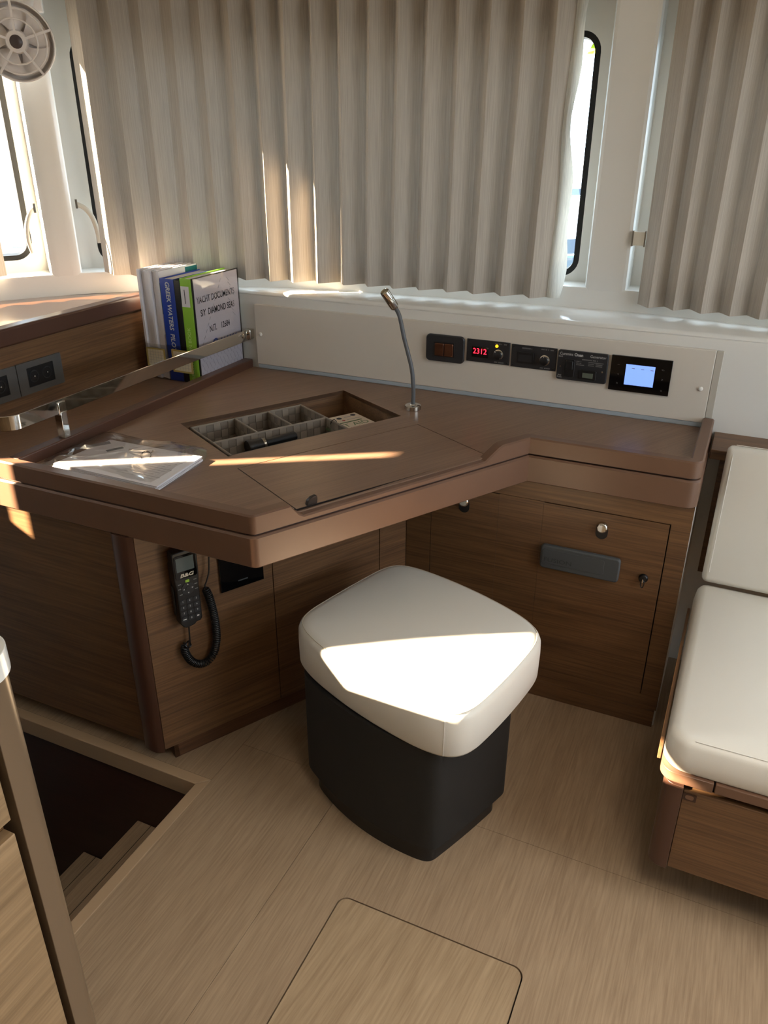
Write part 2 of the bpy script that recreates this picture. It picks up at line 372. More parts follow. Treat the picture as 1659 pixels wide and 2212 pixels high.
# ---- hull curve of the window wall
WP = [(-2.42, 1.10), (-2.30, 1.36), (-2.06, 1.725), (-1.955, 1.872), (-1.855, 1.972), (-1.68, 2.115), (-1.48, 2.228), (-1.24, 2.283), (-.98, 2.315), (-.58, 2.342), (-.27, 2.348), (.016, 2.318), (.5, 2.24), (1.2, 2.10), (2.6, 1.70)]
def catmull(pts, n=14):
    out = []
    p = [Vector(q) for q in pts]; p = [p[0] * 2 - p[1]] + p + [p[-1] * 2 - p[-2]]
    for i in range(1, len(p) - 2):
        for j in range(n):
            t = j / n; a, b, c, d = p[i - 1:i + 3]
            out.append(.5 * ((2 * b) + (c - a) * t + (2 * a - 5 * b + 4 * c - d) * t * t + (3 * b - a - 3 * c + d) * t ** 3))
    out.append(p[-2]); return out
WC = catmull(WP); WL = [0]
for a, b in zip(WC, WC[1:]): WL.append(WL[-1] + (b - a).length)
def wat(s, off=0):   # point on the hull curve at arc s, off = metres outboard
    s = max(0, min(WL[-1], s)); i = 0
    lo, hi = 0, len(WL) - 2
    while lo < hi:
        mid = (lo + hi + 1) // 2
        if WL[mid] <= s: lo = mid
        else: hi = mid - 1
    i = lo; t = (s - WL[i]) / (WL[i + 1] - WL[i]); p = WC[i].lerp(WC[i + 1], t)
    a = WC[max(0, i - 2)]; b = WC[min(len(WC) - 1, i + 3)]; d = (b - a).normalized(); n = Vector((-d.y, d.x))
    return p + n * off
def s_near(x, y):
    q = Vector((x, y)); return min(((p - q).length, s) for p, s in zip(WC, WL))[1]
def s_ray(u, v, off=0):   # arc where the sight line through a pixel meets the curve
    d = ray(u, v); d2 = Vector((d.x, d.y)).normalized(); best = None
    N = 1500
    for k in range(N):
        s = WL[-1] * k / N; p = wat(s, off); c = p.x * d2.y - p.y * d2.x
        if p.dot(d2) > 0 and (best is None or abs(c) < best[0]): best = (abs(c), s)
    return best[1]
ZSILL, ZF, ZTOP = .985, 1.046, 1.96
RO = .065
ss = [WL[-1] * i / 120 for i in range(121)]
# fascia and sill return below the windows
bm = bmesh.new(); rows = []
for s in ss:
    rows.append([bm.verts.new(V3(wat(s, o), z)) for o, z in ((0, -.10), (0, ZF - .008), (.002, ZF - .002), (.008, ZF), (RO + .012, ZF + .004))])
for A, B in zip(rows, rows[1:]):
    for j in range(4): bm.faces.new((A[j], B[j], B[j + 1], A[j + 1]))
struct('trim_3', bm, 'gel', 'white moulded window sill fascia under the curtains')
# ledge between wall and fascia
bm = bmesh.new(); rows = []
s0 = s_near(-1.62, 2.15)
for i in range(61):
    s = s0 + (WL[-1] - .3 - s0) * i / 60; p = wat(s, .004); yi = min(YW, p.y - .002)
    rows.append([bm.verts.new((p.x, y, z)) for y, z in ((p.y, ZSILL + .001), (p.y - (p.y - yi) * .3, ZSILL), (min(p.y, yi + .012), ZSILL), (min(p.y, yi + .004), ZSILL - .003), (yi, ZSILL - .010))])
for A, B in zip(rows, rows[1:]):
    for j in range(4): bm.faces.new((A[j], B[j], B[j + 1], A[j + 1]))
struct('trim_4', bm, 'gel', 'white glossy ledge above the instrument panel')
struct('wall_back', box(-1.76, 2.6, YW, YW + .05, -.02, ZSILL - .010), 'gel', 'white moulded wall behind the desk', bevel=.003)
# pillars
def pillar(name, sa, sb, label):
    bm = bmesh.new(); prof = [(sa, RO + .02), (sa, .012), (sa + .004, .003), (sa + .012, 0)] + [(sa + .012 + (sb - sa - .024) * k / 4, 0) for k in range(1, 4)] + [(sb - .012, 0), (sb - .004, .003), (sb, .012), (sb, RO + .02)]
    lo = [bm.verts.new(V3(wat(s, o), ZF - .01)) for s, o in prof]; hi = [bm.verts.new(V3(wat(s, o), ZTOP)) for s, o in prof]
    for i in range(len(prof) - 1): bm.faces.new((lo[i], lo[i + 1], hi[i + 1], hi[i]))
    bm.faces.new(lo); bm.faces.new(hi)
    return struct(name, bm, 'gel', label, smooth=20)
sL0, sL1 = s_ray(107, 573), s_ray(174, 569)
sR0, sR1 = s_ray(1260, 628), s_ray(1353, 634)
pillar('trim_5', sL0, sL1, 'white window pillar behind the small fan')
pillar('trim_6', sR0, sR1, 'white window pillar between the two curtains')
# recessed window frames with rounded openings
def window(name, sa, sb, wa, wb, z0, z1, r, label, reveal=True):
    w = sstruct(name, V3(wat((wa + wb) / 2, RO), z0), label)
    n = 7; ring = []
    def arc(cx, cz, a0):
        return [(cx + r * math.cos(R(a0 + 90 * k / n)), cz + r * math.sin(R(a0 + 90 * k / n)), a0) for k in range(n + 1)]
    NS = max(6, int((wb - wa) / .05))
    ring += arc(wb - r, z1 - r, 0) + [(wb - r - (wb - wa - 2 * r) * k / NS, z1, 'T') for k in range(1, NS)] + arc(wa + r, z1 - r, 90)
    ring += [(wa, z1 - r - (z1 - z0 - 2 * r) * k / 4, 'L') for k in range(1, 4)] + arc(wa + r, z0 + r, 180) + [(wa + r + (wb - wa - 2 * r) * k / NS, z0, 'B') for k in range(1, NS)] + arc(wb - r, z0 + r, 270)
    ring += [(wb, z0 + r + (z1 - z0 - 2 * r) * k / 4, 'R') for k in range(1, 4)]
    zb, zt = ZF - .005, ZTOP
    def outer(s, z, k):
        if k == 'T': return s, zt
        if k == 'B': return s, zb
        if k == 'L': return sa, z
        if k == 'R': return sb, z
        cs, cz = {0: (wb - r, z1 - r), 90: (wa + r, z1 - r), 180: (wa + r, z0 + r), 270: (wb - r, z0 + r)}[k]
        ds, dz = s - cs, z - cz; es = (sb if ds > 0 else sa); ez = (zt if dz > 0 else zb)
        if abs(ds) >= abs(dz): return es, cz + (ez - cz) * abs(dz) / max(abs(ds), 1e-6)
        return cs + (es - cs) * abs(ds) / max(abs(dz), 1e-6), ez
    def strip(f1, f2, m, nm):
        bm = bmesh.new(); A = [bm.verts.new(f1(*q)) for q in ring]; B = [bm.verts.new(f2(*q)) for q in ring]; k = len(ring)
        for i in range(k): bm.faces.new((A[i], A[(i + 1) % k], B[(i + 1) % k], B[i]))
        o = obj(nm, bm, m, w); o['kind'] = 'structure'; return o
    cs, cz = (wa + wb) / 2, (z0 + z1) / 2
    def inset(s, z, k, d):   # shrink ring by d
        c = {0: (wb - r, z1 - r), 90: (wa + r, z1 - r), 180: (wa + r, z0 + r), 270: (wb - r, z0 + r)}.get(k)
        if c: f = (r - d) / r; return c[0] + (s - c[0]) * f, c[1] + (z - c[1]) * f
        return {'T': (s, z - d), 'B': (s, z + d), 'L': (s + d, z), 'R': (s - d, z)}[k]
    strip(lambda s, z, k: V3(wat(outer(s, z, k)[0], RO), outer(s, z, k)[1]), lambda s, z, k: V3(wat(s, RO), z), 'gel', 'window_frame')
    strip(lambda s, z, k: V3(wat(s, RO), z), lambda s, z, k: V3(wat(inset(s, z, k, .015)[0], RO - .003), inset(s, z, k, .015)[1]), 'rubber', 'gasket_lip')
    strip(lambda s, z, k: V3(wat(inset(s, z, k, .015)[0], RO - .003), inset(s, z, k, .015)[1]), lambda s, z, k: V3(wat(inset(s, z, k, .018)[0], RO + .03), inset(s, z, k, .018)[1]), 'rubber', 'gasket')
    bm = bmesh.new(); NX = NS + 2; cols = []
    for i in range(NX + 1):
        s = wa + .008 + (wb - wa - .016) * i / NX; cols.append([bm.verts.new(V3(wat(s, RO + .028), z)) for z in (z0 + .008, z1 - .008)])
    for A, B in zip(cols, cols[1:]): bm.faces.new((A[0], B[0], B[1], A[1]))
    g = obj('pane', bm, 'glass', w); g['kind'] = 'structure'
    return w
wzR = P(1291, 300, y=wat(sR0 - .05, RO).y)
wmR = s_ray(1292, 110, RO)
window('window_1', sL1 - .02, sR0 + .02, sL1 + .055, wmR + .008, 1.062, 1.685, .05, 'long curved window with black gasket behind the wide curtain')
window('window_2', .02, sL0 + .02, .12, s_ray(62, 480, RO), 1.085, 1.80, .05, 'side window with black gasket by the fan pillar')
window('window_3', sR1 - .02, WL[-1] - .02, sR1 + .06, sR1 + 1.6, 1.085, 1.685, .05, 'window behind the curtain above the settee')
# left side wall aft of the curve: sill, head and unseen blocks set so that two slots pass the sunbeams
WT = 1.62
wl = sstruct('wall_left', (-2.45, 0, 0), 'white side wall with window slots shaped for the sunbeams')
for n_, y0, y1, z0, z1 in (('wall_panel', -2.6, 1.13, -1.3, 1.06), ('wall_panel', -2.6, 1.13, WT, 2.0), ('wall_panel', .590, 1.13, 1.06, WT), ('wall_panel', .14, .506, 1.06, WT), ('wall_panel', -2.6, -.36, 1.06, WT), ('wall_panel', -.36, .14, 1.06, 1.285)):  # last, low panel is added to keep the sun off the galley worktop
    struct(n_, box(-2.50, -2.42, y0, y1, z0, z1), 'gel', parent=wl)
struct('wall_panel', box(-2.50, -2.40, 1.06, 1.12, -1.3, ZTOP + .05), 'gel', parent=wl)
struct('ceiling', prism([(-2.55, -2.65), (2.65, -2.65), (2.65, 1.9), (.6, 2.42), (-.4, 2.5), (-1.3, 2.45), (-2.0, 2.1), (-2.55, 1.2)], ZTOP, ZTOP + .06), 'ceil', 'white saloon ceiling above the frame')
wr = sstruct('wall_right', (2.62, 0, 0), 'white starboard wall with a window')
for y0, y1, z0, z1 in ((-2.6, 2.2, -.1, .98), (-2.6, 2.2, 1.72, 2.0), (-2.6, .1, .98, 1.72), (1.9, 2.2, .98, 1.72)):
    struct('wall_panel', box(2.6, 2.66, y0, y1, z0, z1), 'gel', parent=wr)
wb_ = sstruct('wall_rear', (0, -2.62, 0), 'white rear bulkhead behind the viewer')
for x0, x1, z0, z1 in ((-2.5, 2.66, -.1, 2.0),):
    struct('wall_panel', box(x0, x1, -2.68, -2.6, z0, z1), 'gel', parent=wb_)
# ---- wood wall behind the book shelf, its dark capping and the glossy shelf behind
struct('wall_shelf', box(XW - .02, XW, 1.10, YW + .01, ZD - .01, .965), 'wood_y', 'walnut wall with sockets behind the book shelf')
zt0 = P(150, 676, x=XW + .012).z
struct('trim_7', box(XW - .03, XW + .012, 1.08, 2.20, .938, .986), 'stain_dark', 'dark timber capping above the socket wall', bevel=.006)
pts = [(XW - .028, 1.08)] + [(XW - .028, 2.09)] + [tuple(wat(s, .003)) for s in [s_near(-1.72, 2.08) * (1 - k / 14) + .02 * k / 14 for k in range(15)]] + [(-2.40, 1.08)]
struct('trim_8', prism(pts, .955, .9805), 'wood_gloss', 'glossy walnut shelf under the side window')
# ================================================================== CURTAINS
def curtain(name, ss_, zb, ztop, nper, amp, ratio, label, off, btop=None, rj=.05, mid='curtain', jit=.004, group='pleated curtains'):
    # ss_: (s_start, s_end) along the hull curve ; zb(f)-> bottom height
    a, b = ss_; pts = []; rnd = random.Random(int(a * 1000) + 3)
    for k in range(nper):
        p0 = (k + rnd.uniform(-rj, rj)) / nper; p1 = (k + ratio + rnd.uniform(-rj, rj)) / nper; A0 = amp * rnd.uniform(.88, 1.12); A1 = amp * rnd.uniform(.88, 1.12)
        pts.append((p0, -A0)); pts.append((p1, A1))
    pts.append((1.0, -amp))
    fine = []
    for (p, q), (p2, q2) in zip(pts, pts[1:]):
        for t in (0, .06, .2, .5, .8, .94):
            e = t + .035 * math.sin(2 * math.pi * t) * -1
            fine.append((p + (p2 - p) * t, q + (q2 - q) * e))
    fine.append(pts[-1]); NR = 16; bm = bmesh.new(); rows = []
    for r in range(NR + 1):
        h = r / NR; row = []
        for f, q in fine:
            zbot = zb(f); z = zbot + (ztop - zbot) * h
            wob = noise.noise((f * 7, z * 1.6, a * 5)) * jit * 2.2; sq = 1 + .12 * noise.noise((f * 23, z * 1.1, 4.2))
            bb = b if btop is None else b + (btop - b) * min(1, (z - 1.0) / .75)
            s = a + (bb - a) * f + noise.noise((f * 15, z * 1.3, 9.1)) * jit
            tk = max(0, min(1, (f - .05) / .05, (.30 - f) / .05)) if btop else 0   # pressed flat behind the books
            p = wat(s, -(off * (1 - .45 * tk) + q * sq * (1 - .35 * tk) + wob * (1 - tk))); row.append(bm.verts.new(V3(p, z)))
        rows.append(row)
    for A, B in zip(rows, rows[1:]):
        for j in range(len(A) - 1): bm.faces.new((A[j], A[j + 1], B[j + 1], B[j]))
    o = obj(name, bm, mid, smooth=18)
    return tag(o, label, 'curtain', group)
sMa, sMb, sMt = s_ray(222, 585, -.035), s_ray(1188, 620, -.035), s_ray(1256, 10, -.035)
ZB0 = lambda f: 1.050 - .038 * min(1, f / .42)
def zbm(f):
    z = 1.048 - .024 * min(1, f / .1) - .010 * min(1, max(0, f - .1) / .3)
    return z + .012 * max(0, min(1, (f - .085) / .02, (.235 - f) / .02))
mc = curtain('window_curtain', (sMa, sMb), zbm, ZTOP - .005, 17, .025, .36, 'wide grey beige pleated curtain hanging behind the desk lamp', .034, sMt)
sRa = s_ray(1374, 655, -.03)
curtain('window_curtain', (sRa, sRa + 1.0), lambda f: 1.012, ZTOP - .005, 14, .021, .50, 'grey beige pleated curtain hanging above the settee back cushion', .032)
sLb = s_ray(18, 592, -.03)
curtain('window_curtain', (.06, sLb), lambda f: 1.055, ZTOP - .005, 8, .018, .45, 'grey beige curtain gathered beside the fan and side window', .034)
# pale lining curling out at the free edge of the wide curtain
bm = bmesh.new(); rows = []
for r in range(25):
    h = r / 24; z = 1.014 + (ZTOP - .01 - 1.014) * h; row = []
    e = .014 * (1 - h) + .012 + .010 * math.sin(h * 9.0) + .006 * math.sin(h * 23)
    for k in range(6):
        t = k / 5; s0_ = sMb + (sMt - sMb) * min(1, (z - 1.0) / .75); s = s0_ - .02 + (e + .02) * t; o_ = .034 - .012 + .02 * math.sin(t * 2.6) + .004 * math.sin(h * 14 + t * 3)
        row.append(bm.verts.new(V3(wat(s, -o_ + .012), z)))
    rows.append(row)
for A, B in zip(rows, rows[1:]):
    for j in range(5): bm.faces.new((A[j], A[j + 1], B[j + 1], B[j]))
obj('lining', bm, 'lining', mc)
# curtain hold-back straps
def ribbon(label, s_at, off, px_pts, wd):
    c = wat(s_at, off); tg = (wat(s_at + .01, off) - wat(s_at - .01, off)).normalized(); pl_ = ((c.x, c.y), (tg.x, tg.y))
    q = [P(u, v, pl=pl_) for u, v in px_pts]; sm_ = []
    for i in range(len(q) - 1):
        a_, b_, c_, d_ = [q[max(0, min(len(q) - 1, j))] for j in (i - 1, i, i + 1, i + 2)]
        for k in range(5):
            t = k / 5; sm_.append(.5 * (2 * b_ + (c_ - a_) * t + (2 * a_ - 5 * b_ + 4 * c_ - d_) * t * t + (3 * b_ - a_ - 3 * c_ + d_) * t ** 3))
    sm_.append(q[-1]); n3 = Vector((tg.y, -tg.x, 0)); bm = bmesh.new(); rows = []
    for i, p_ in enumerate(sm_):
        d = (sm_[min(i + 1, len(sm_) - 1)] - sm_[max(i - 1, 0)]).normalized(); w_ = d.cross(n3).normalized(); bow = n3 * (.016 * math.sin(math.pi * i / (len(sm_) - 1)))
        rows.append([bm.verts.new(p_ + w_ * wd / 2 + bow), bm.verts.new(p_ + bow + n3 * .001), bm.verts.new(p_ - w_ * wd / 2 + bow)])
    for A, B in zip(rows, rows[1:]):
        for j in range(2): bm.faces.new((A[j], B[j], B[j + 1], A[j + 1]))
    o = obj('curtain_strap', bm, 'strap'); md = o.modifiers.new('thick', 'SOLIDIFY'); md.thickness = .0025
    tag(o, label, 'strap', 'curtain hold-back straps')
    e = V3(tg, 0); obj('stud', fbox(q[0] - e * .003 - Z * .012 - n3 * .004, e * .006, n3 * .012, (0, 0, .026)), 'nickel', o)
ribbon('white strap looped from the fan pillar toward the side window', sL0 - .012, .022, ((74, 450), (64, 460), (57, 482), (58, 510), (64, 530), (71, 546)), .0125)
ribbon('white strap arching from the fan pillar to the wide curtain', sL1 + .022, .026, ((165, 441), (180, 447), (194, 460), (203, 476), (211, 500), (216, 524)), .0140)
p = P(1380, 516, y=wat(sR1 + .03, 0).y - .01)
cl = thing('curtain_clip', 'small beige hold-back clip between window pillar and settee curtain', 'clip', tuple(p))
obj('plate', fprism(p, X, Z, Y, rrect(.034, .036, .003), .006), 'strap', cl, bevel=.001)
for sx in (-1, 1): obj('clamp', box(p.x + sx * .0165 - .002, p.x + sx * .0165 + .002, p.y - .003, p.y + .016, p.z - .02, p.z + .02), 'nickel', cl)
# ================================================================== FAN
fc = P(36, 90, y=1.775); fn = Vector((.62, -.72, -.08)).normalized()
fan = thing('cabin_fan', 'small round white cabin fan on the window pillar', 'fan', tuple(fc))
fa = Z.cross(fn).normalized(); fb = fn.cross(fa)
def ring(rr, d, tr, nm, m='fan'):
    return obj(nm, tube([fc + fn * d + (fa * math.cos(2 * math.pi * k / 40) + fb * math.sin(2 * math.pi * k / 40)) * rr for k in range(40)], tr, 8, closed=True), m, fan)
RF = .093
obj('shroud', lathe(fc - fn * .045, fn, [(RF * .98, 0), (RF, .008), (RF, .04), (RF * .985, .042), (RF * .96, .038), (RF * .95, .01), (RF * .9, .006)], 44), 'fan', fan)
for rr, d in ((.99, 0), (.80, .008), (.56, .012)): ring(RF * rr, d, .0022, 'guard_ring')
for k in range(5):
    a = R(90 + 72 * k); r_ = fa * math.cos(a) + fb * math.sin(a); t_ = fn.cross(r_)
    obj('guard_spoke', fbox(fc + r_ * RF * .22 - t_ * .003 + fn * .008, r_ * RF * .77, t_ * .006, fn * .004), 'fan', fan)
for k in range(5):
    a0 = 72 * k + 20; bm = bmesh.new(); v = []
    for i in range(7):
        rr = RF * (.24 + .62 * i / 6); row = []
        for j in range(5):
            a = R(a0 + (j - 2) * (13 + 1.6 * i)); row.append(bm.verts.new(fc + (fa * math.cos(a) + fb * math.sin(a)) * rr + fn * (-.022 + (j - 2) * .004)))
        v.append(row)
    for A, B in zip(v, v[1:]):
        for j in range(4): bm.faces.new((A[j], A[j + 1], B[j + 1], B[j]))
    obj('blade', bm, 'fan', fan)
obj('hub', lathe(fc - fn * .03, fn, [(RF * .30, 0), (RF * .30, .034), (RF * .27, .042), (RF * .18, .044), (0, .044)], 30), 'fan', fan)
obj('hub_cap', lathe(fc + fn * .013, fn, [(RF * .172, 0), (RF * .172, .002), (RF * .12, .005), (0, .006)], 24), 'fandark', fan)
obj('back_plate', lathe(fc - fn * .06, fn, [(.02, 0), (.05, .006), (RF * .97, .014), (RF * .97, .017)], 40), 'fan', fan)
pb = wat((sL0 + sL1) / 2 + .02, 0); wallp = V3(pb, fc.z + .11)
obj('mount_arm', tube([wallp, wallp.lerp(fc - fn * .06, .5) + Z * .02, fc - fn * .055], [.014, .016, .018], 12), 'fan', fan)
obj('mount_bracket', fbox(wallp - Vector((.03, .03, .03)), (.06, .045, 0), (-.012, .016, 0), (0, 0, .07)), 'fan', fan, bevel=.004)
# ================================================================== CHART TABLE
Q0, Q1, Q2, Q3, Q4 = (-1.76, 1.155), (-.811, 1.155), (-.434, 1.817), (-.032, 1.818), (-.032, YP)
DV = (Vector(Q2) - Vector(Q1)).normalized(); DN = Vector((DV.y, -DV.x))   # along the diagonal, outward normal
def arc_pts(p, a, b, r, n=6): return rpoly([a, p, b], [0, r, 0], n)[1:-1]
outline = [Q0] + [tuple(q) for q in arc_pts(Q1, Q0, Q2, .016)]
LD = (Vector(Q2) - Vector(Q1)).length
def dp(t): return tuple(Vector(Q1) + DV * t)
RAMP = [(.086, ZL), (.104, ZD + .004), (.116, ZD - .003), (.617, ZD - .003), (.628, ZD + .004), (.662, ZL - .004), (.674, ZL)]
heights = [ZL] * len(outline)
for t, z in RAMP: outline.append(dp(t)); heights.append(z)
outline.append(Q2); heights.append(ZL)
q3 = [tuple(q) for q in arc_pts(Q3, Q2, Q4, .026)]
outline += q3 + [Q4]; heights += [ZL] * (len(q3) + 1)
path = with_normals(outline, 1)
def round_corner(path_, p, a, b, r):   # tag the points of a rounded corner with their centre and mitre
    p, a, b = Vector(p), Vector(a), Vector(b); da, db = (a - p).normalized(), (b - p).normalized(); ang = da.angle(db); bis = (da + db).normalized()
    c = p + bis * (r / math.sin(ang / 2)); mt = bis / math.sin(ang / 2); out = []
    for q in path_:
        v = Vector(q[:2]) - c
        if abs(v.length - r) < 2e-3 and (Vector(q[:2]) - p).length < r * 2.2 + .004: n_ = -v.normalized(); out.append((q[0], q[1], n_.x, n_.y, c.x, c.y, mt.x, mt.y, r))
        else: out.append(q)
    return out
path = round_corner(path, Q1, Q0, Q2, .016); path = round_corner(path, Q3, Q2, Q4, .026)
desk = thing('chart_table', 'brown wooden chart table top with angled front edge and raised lip', 'desk', (-.8, 1.7, ZB))
LW = .029
def upper(i):
    z = heights[i]; return [(0, ZG1), (0, z - .0035), (.0035, z), (LW - .003, z), (LW, z - .003), (LW, ZG1)]
obj('raised_edge_band', sweep(path, upper), 'stain', desk, smooth=24)
outl = [(q[0] - q[2] * .003, q[1] - q[3] * .003) for q in path]
pl2 = [(o[0], o[1]) + q[2:8] + (q[8] + .003,) if len(q) > 4 else (o[0], o[1], q[2], q[3]) for o, q in zip(outl, path)]
obj('lower_apron', sweep(pl2, lambda i: [(0, ZB + .003), (.003, ZB), (.03, ZB), (.03, ZG0), (.004, ZG0), (0, ZG0 - .004)]), 'stain', desk, smooth=35)
obj('edge_groove', sweep(path, lambda i: [(.006, ZG0 - .002), (.006, ZG1 + .002), (.02, ZG1 + .002), (.02, ZG0 - .002)]), 'groove', desk)
# table top with openings for the lid and the storage well
inner = [((q[4] + q[6] * (LW - .012 - q[8]), q[5] + q[7] * (LW - .012 - q[8])) if len(q) > 4 and LW - .012 > q[8] else (q[0] + q[2] * (LW - .012), q[1] + q[3] * (LW - .012))) for q in path]
inner = [q for i, q in enumerate(inner) if i == 0 or (Vector(q) - Vector(inner[i - 1])).length > 2e-4]
top_poly = [(-1.74, 1.155 + LW - .012)] + inner[1:-1] + [(-.032 - LW + .012, YP - .0005), (-1.74, YP - .0005)]
lidq = [P(518, 1012, z=ZD), P(902, 916, z=ZD), P(1050, 985, z=ZD), P(647, 1106, z=ZD)]
ll = [(q.xy - Vector(Q1)) for q in lidq]
lt0, lt1 = (ll[0].dot(DV) + ll[3].dot(DV)) / 2, (ll[1].dot(DV) + ll[2].dot(DV)) / 2; ln0 = (ll[0].dot(DN) + ll[1].dot(DN)) / 2
def dq(t, n, z=0): v = Vector(Q1) + DV * t + DN * n; return (v.x, v.y, z)
LIDF = -.030
wellq = [P(388, 912, z=ZD), P(745, 845, z=ZD), P(865, 897, z=ZD), P(493, 988, z=ZD)]
wl_ = [(q.xy - Vector(Q1)) for q in wellq]
wt0, wt1 = (wl_[0].dot(DV) + wl_[3].dot(DV)) / 2, (wl_[1].dot(DV) + wl_[2].dot(DV)) / 2; wn0, wn1 = (wl_[0].dot(DN) + wl_[1].dot(DN)) / 2, (wl_[2].dot(DN) + wl_[3].dot(DN)) / 2
bm = bmesh.new()
def loop2(pts): vs = [bm.verts.new((q[0], q[1], ZD)) for q in pts]; return [bm.edges.new((vs[i], vs[(i + 1) % len(vs)])) for i in range(len(vs))]
g = .0026
# outer boundary steps in round the lid so that the lid reaches the front edge
ob = []
for q in top_poly:
    v = Vector(q[:2]) - Vector(Q1)
    if lt0 - .004 < v.dot(DV) < lt1 + .03 and v.dot(DN) > -.06 and v.dot(DV) > .05: continue
    ob.append(q)
idx = max(i for i, q in enumerate(ob) if (Vector(q[:2]) - Vector(Q1)).dot(DV) < .1 and (Vector(q[:2]) - Vector(Q1)).length < .2)
ob[idx + 1:idx + 1] = [dq(lt0 - g, LIDF - .004)[:2], dq(lt0 - g, ln0 - g)[:2], dq(lt1 + g, ln0 - g)[:2], dq(lt1 + g, LIDF - .004)[:2]]
ed = loop2(ob) + loop2([dq(wt0, wn0), dq(wt1, wn0), dq(wt1, wn1), dq(wt0, wn1)])
bmesh.ops.triangle_fill(bm, edges=ed, use_beauty=True)
r = bmesh.ops.extrude_face_region(bm, geom=bm.faces[:])
for v in r['geom']:
    if isinstance(v, bmesh.types.BMVert): v.co.z = ZD - .012
obj('table_top', bm, 'wood_top', desk, smooth=0)
lid = obj('chart_lid', prism([dq(lt0, ln0)[:2], dq(lt1, ln0)[:2], dq(lt1, LIDF)[:2], dq(lt0, LIDF)[:2]], ZD - .0008, ZD + .0001), 'wood_top', desk)
obj('lid_gap_shade', prism([dq(lt0 - g, ln0 - g)[:2], dq(lt1 + g, ln0 - g)[:2], dq(lt1 + g, LIDF)[:2], dq(lt0 - g, LIDF)[:2]], ZD - .0045, ZD - .0009), 'gap', desk)  # dark sheet just under the surface paints the shade in the lid joint
# little finger pull on the lid
pp = P(676, 1088, z=ZD + .004); tp = (pp.xy - Vector(Q1)).dot(DV)
bm = bmesh.new(); prof = [(0, 0), (.003, .011), (.012, .017), (.024, .019), (.026, .012), (.025, 0)]
fprism(dq(tp - .013, LIDF - .006, ZD + .001), V3(DV, 0), Z, V3(DN, 0), prof, .010, bm)
obj('finger_pull', bm, mat('bronze pull', (56, 46, 40), rough=.3, metal=.4), lid, bevel=.0015)
# storage well
ZWB = ZB + .008; th = .010
well = obj('storage_well', prism([dq(wt0, wn0)[:2], dq(wt1, wn0)[:2], dq(wt1, wn1)[:2], dq(wt0, wn1)[:2]], ZWB - .006, ZWB), 'wood_d', desk)
for a, b, c_, d_ in (((wt0, wn0), (wt1, wn0), (wt1, wn0 - th), (wt0, wn0 - th)), ((wt1, wn0), (wt1, wn1), (wt1 + th, wn1), (wt1 + th, wn0)), ((wt1, wn1), (wt0, wn1), (wt0, wn1 + th), (wt1, wn1 + th)), ((wt0, wn1), (wt0, wn0), (wt0 - th, wn0), (wt0 - th, wn1))):
    obj('well_side', prism([dq(*q)[:2] for q in (a, b, c_, d_)], ZWB - .006, ZD - .0005), 'wood_d', well)
# shelf fiddle at the foot of the books
obj('shelf_fiddle', box(-1.494, -1.462, 1.155 + LW, YP - .002, ZD - .005, ZL), 'stain_dark', desk, bevel=.003)
# ================================================================== CABINETS UNDER THE DESK
YC = 1.828
A2 = Vector((-1.126, 1.188)); D2 = Vector((.351, .646)).normalized(); N2 = Vector((D2.y, -D2.x)); A3 = A2 + N2 * .012
PL = (A3, D2)
def d3(t, n=0, z=0): v = A3 + D2 * t + N2 * n; return Vector((v.x, v.y, z))
cab = thing('angled_cabinet', 'walnut cabinet under the desk carrying the radio handset', 'cabinet', (-1.3, 1.5, 0))
CB = .05
obj('side_panel', box(-2.3, -1.19, 1.163, 1.181, CB, ZB), 'wood_x', cab)
obj('corner_stile', prism([(-1.192, 1.183), (-1.192, 1.158), (-1.183, 1.151), (-1.165, 1.1475), (-1.148, 1.147), (-1.139, 1.15), tuple(d3(-.028).xy), tuple(d3(-.028, -.02).xy)], CB - .008, ZB), 'stain_dark', cab, smooth=60)
t1 = ((P(592, 1226, pl=PL).xy - A3).dot(D2) + (P(600, 1450, pl=PL).xy - A3).dot(D2)) / 2; t2 = (P(820, 1145, pl=PL).xy - A3).dot(D2); t3 = (1.826 - A3.y) / D2.y
for a, b in ((-.027, t1 - .001), (t1 + .001, t2 - .001), (t2 + .001, t3)):
    obj('angled_panel', prism([tuple(d3(a).xy), tuple(d3(b).xy), tuple(d3(b, -.016).xy), tuple(d3(a, -.016).xy)], CB, ZB), wood('veneer ' + str(a), W1, W2, math.atan2(D2.y, D2.x)), cab, bevel=.0006)
obj('backing', prism([tuple(d3(-.02, -.017).xy), tuple(d3(t3 + .03, -.017).xy), tuple(d3(t3 + .03, -.03).xy), tuple(d3(-.02, -.03).xy)], CB, ZB), 'gap', cab)
obj('plinth', prism([tuple(A2), tuple(A2 + D2 * .70), tuple(A2 + D2 * .70 - N2 * .016), tuple(A2 - N2 * .016)], 0, CB), wood('veneer plinth', (70, 44, 28), (104, 70, 45), math.atan2(D2.y, D2.x)), cab)
obj('plinth_end', prism([tuple(A2), tuple(A2 - N2 * .05), tuple(A2 - N2 * .05 + Vector((.012, .006))), tuple(A2 + D2 * .012)], .0005, CB), 'wood_x', cab)
obj('plinth', box(-2.3, A2.x - .02, 1.25, 1.262, .001, CB), 'wood_x', cab)
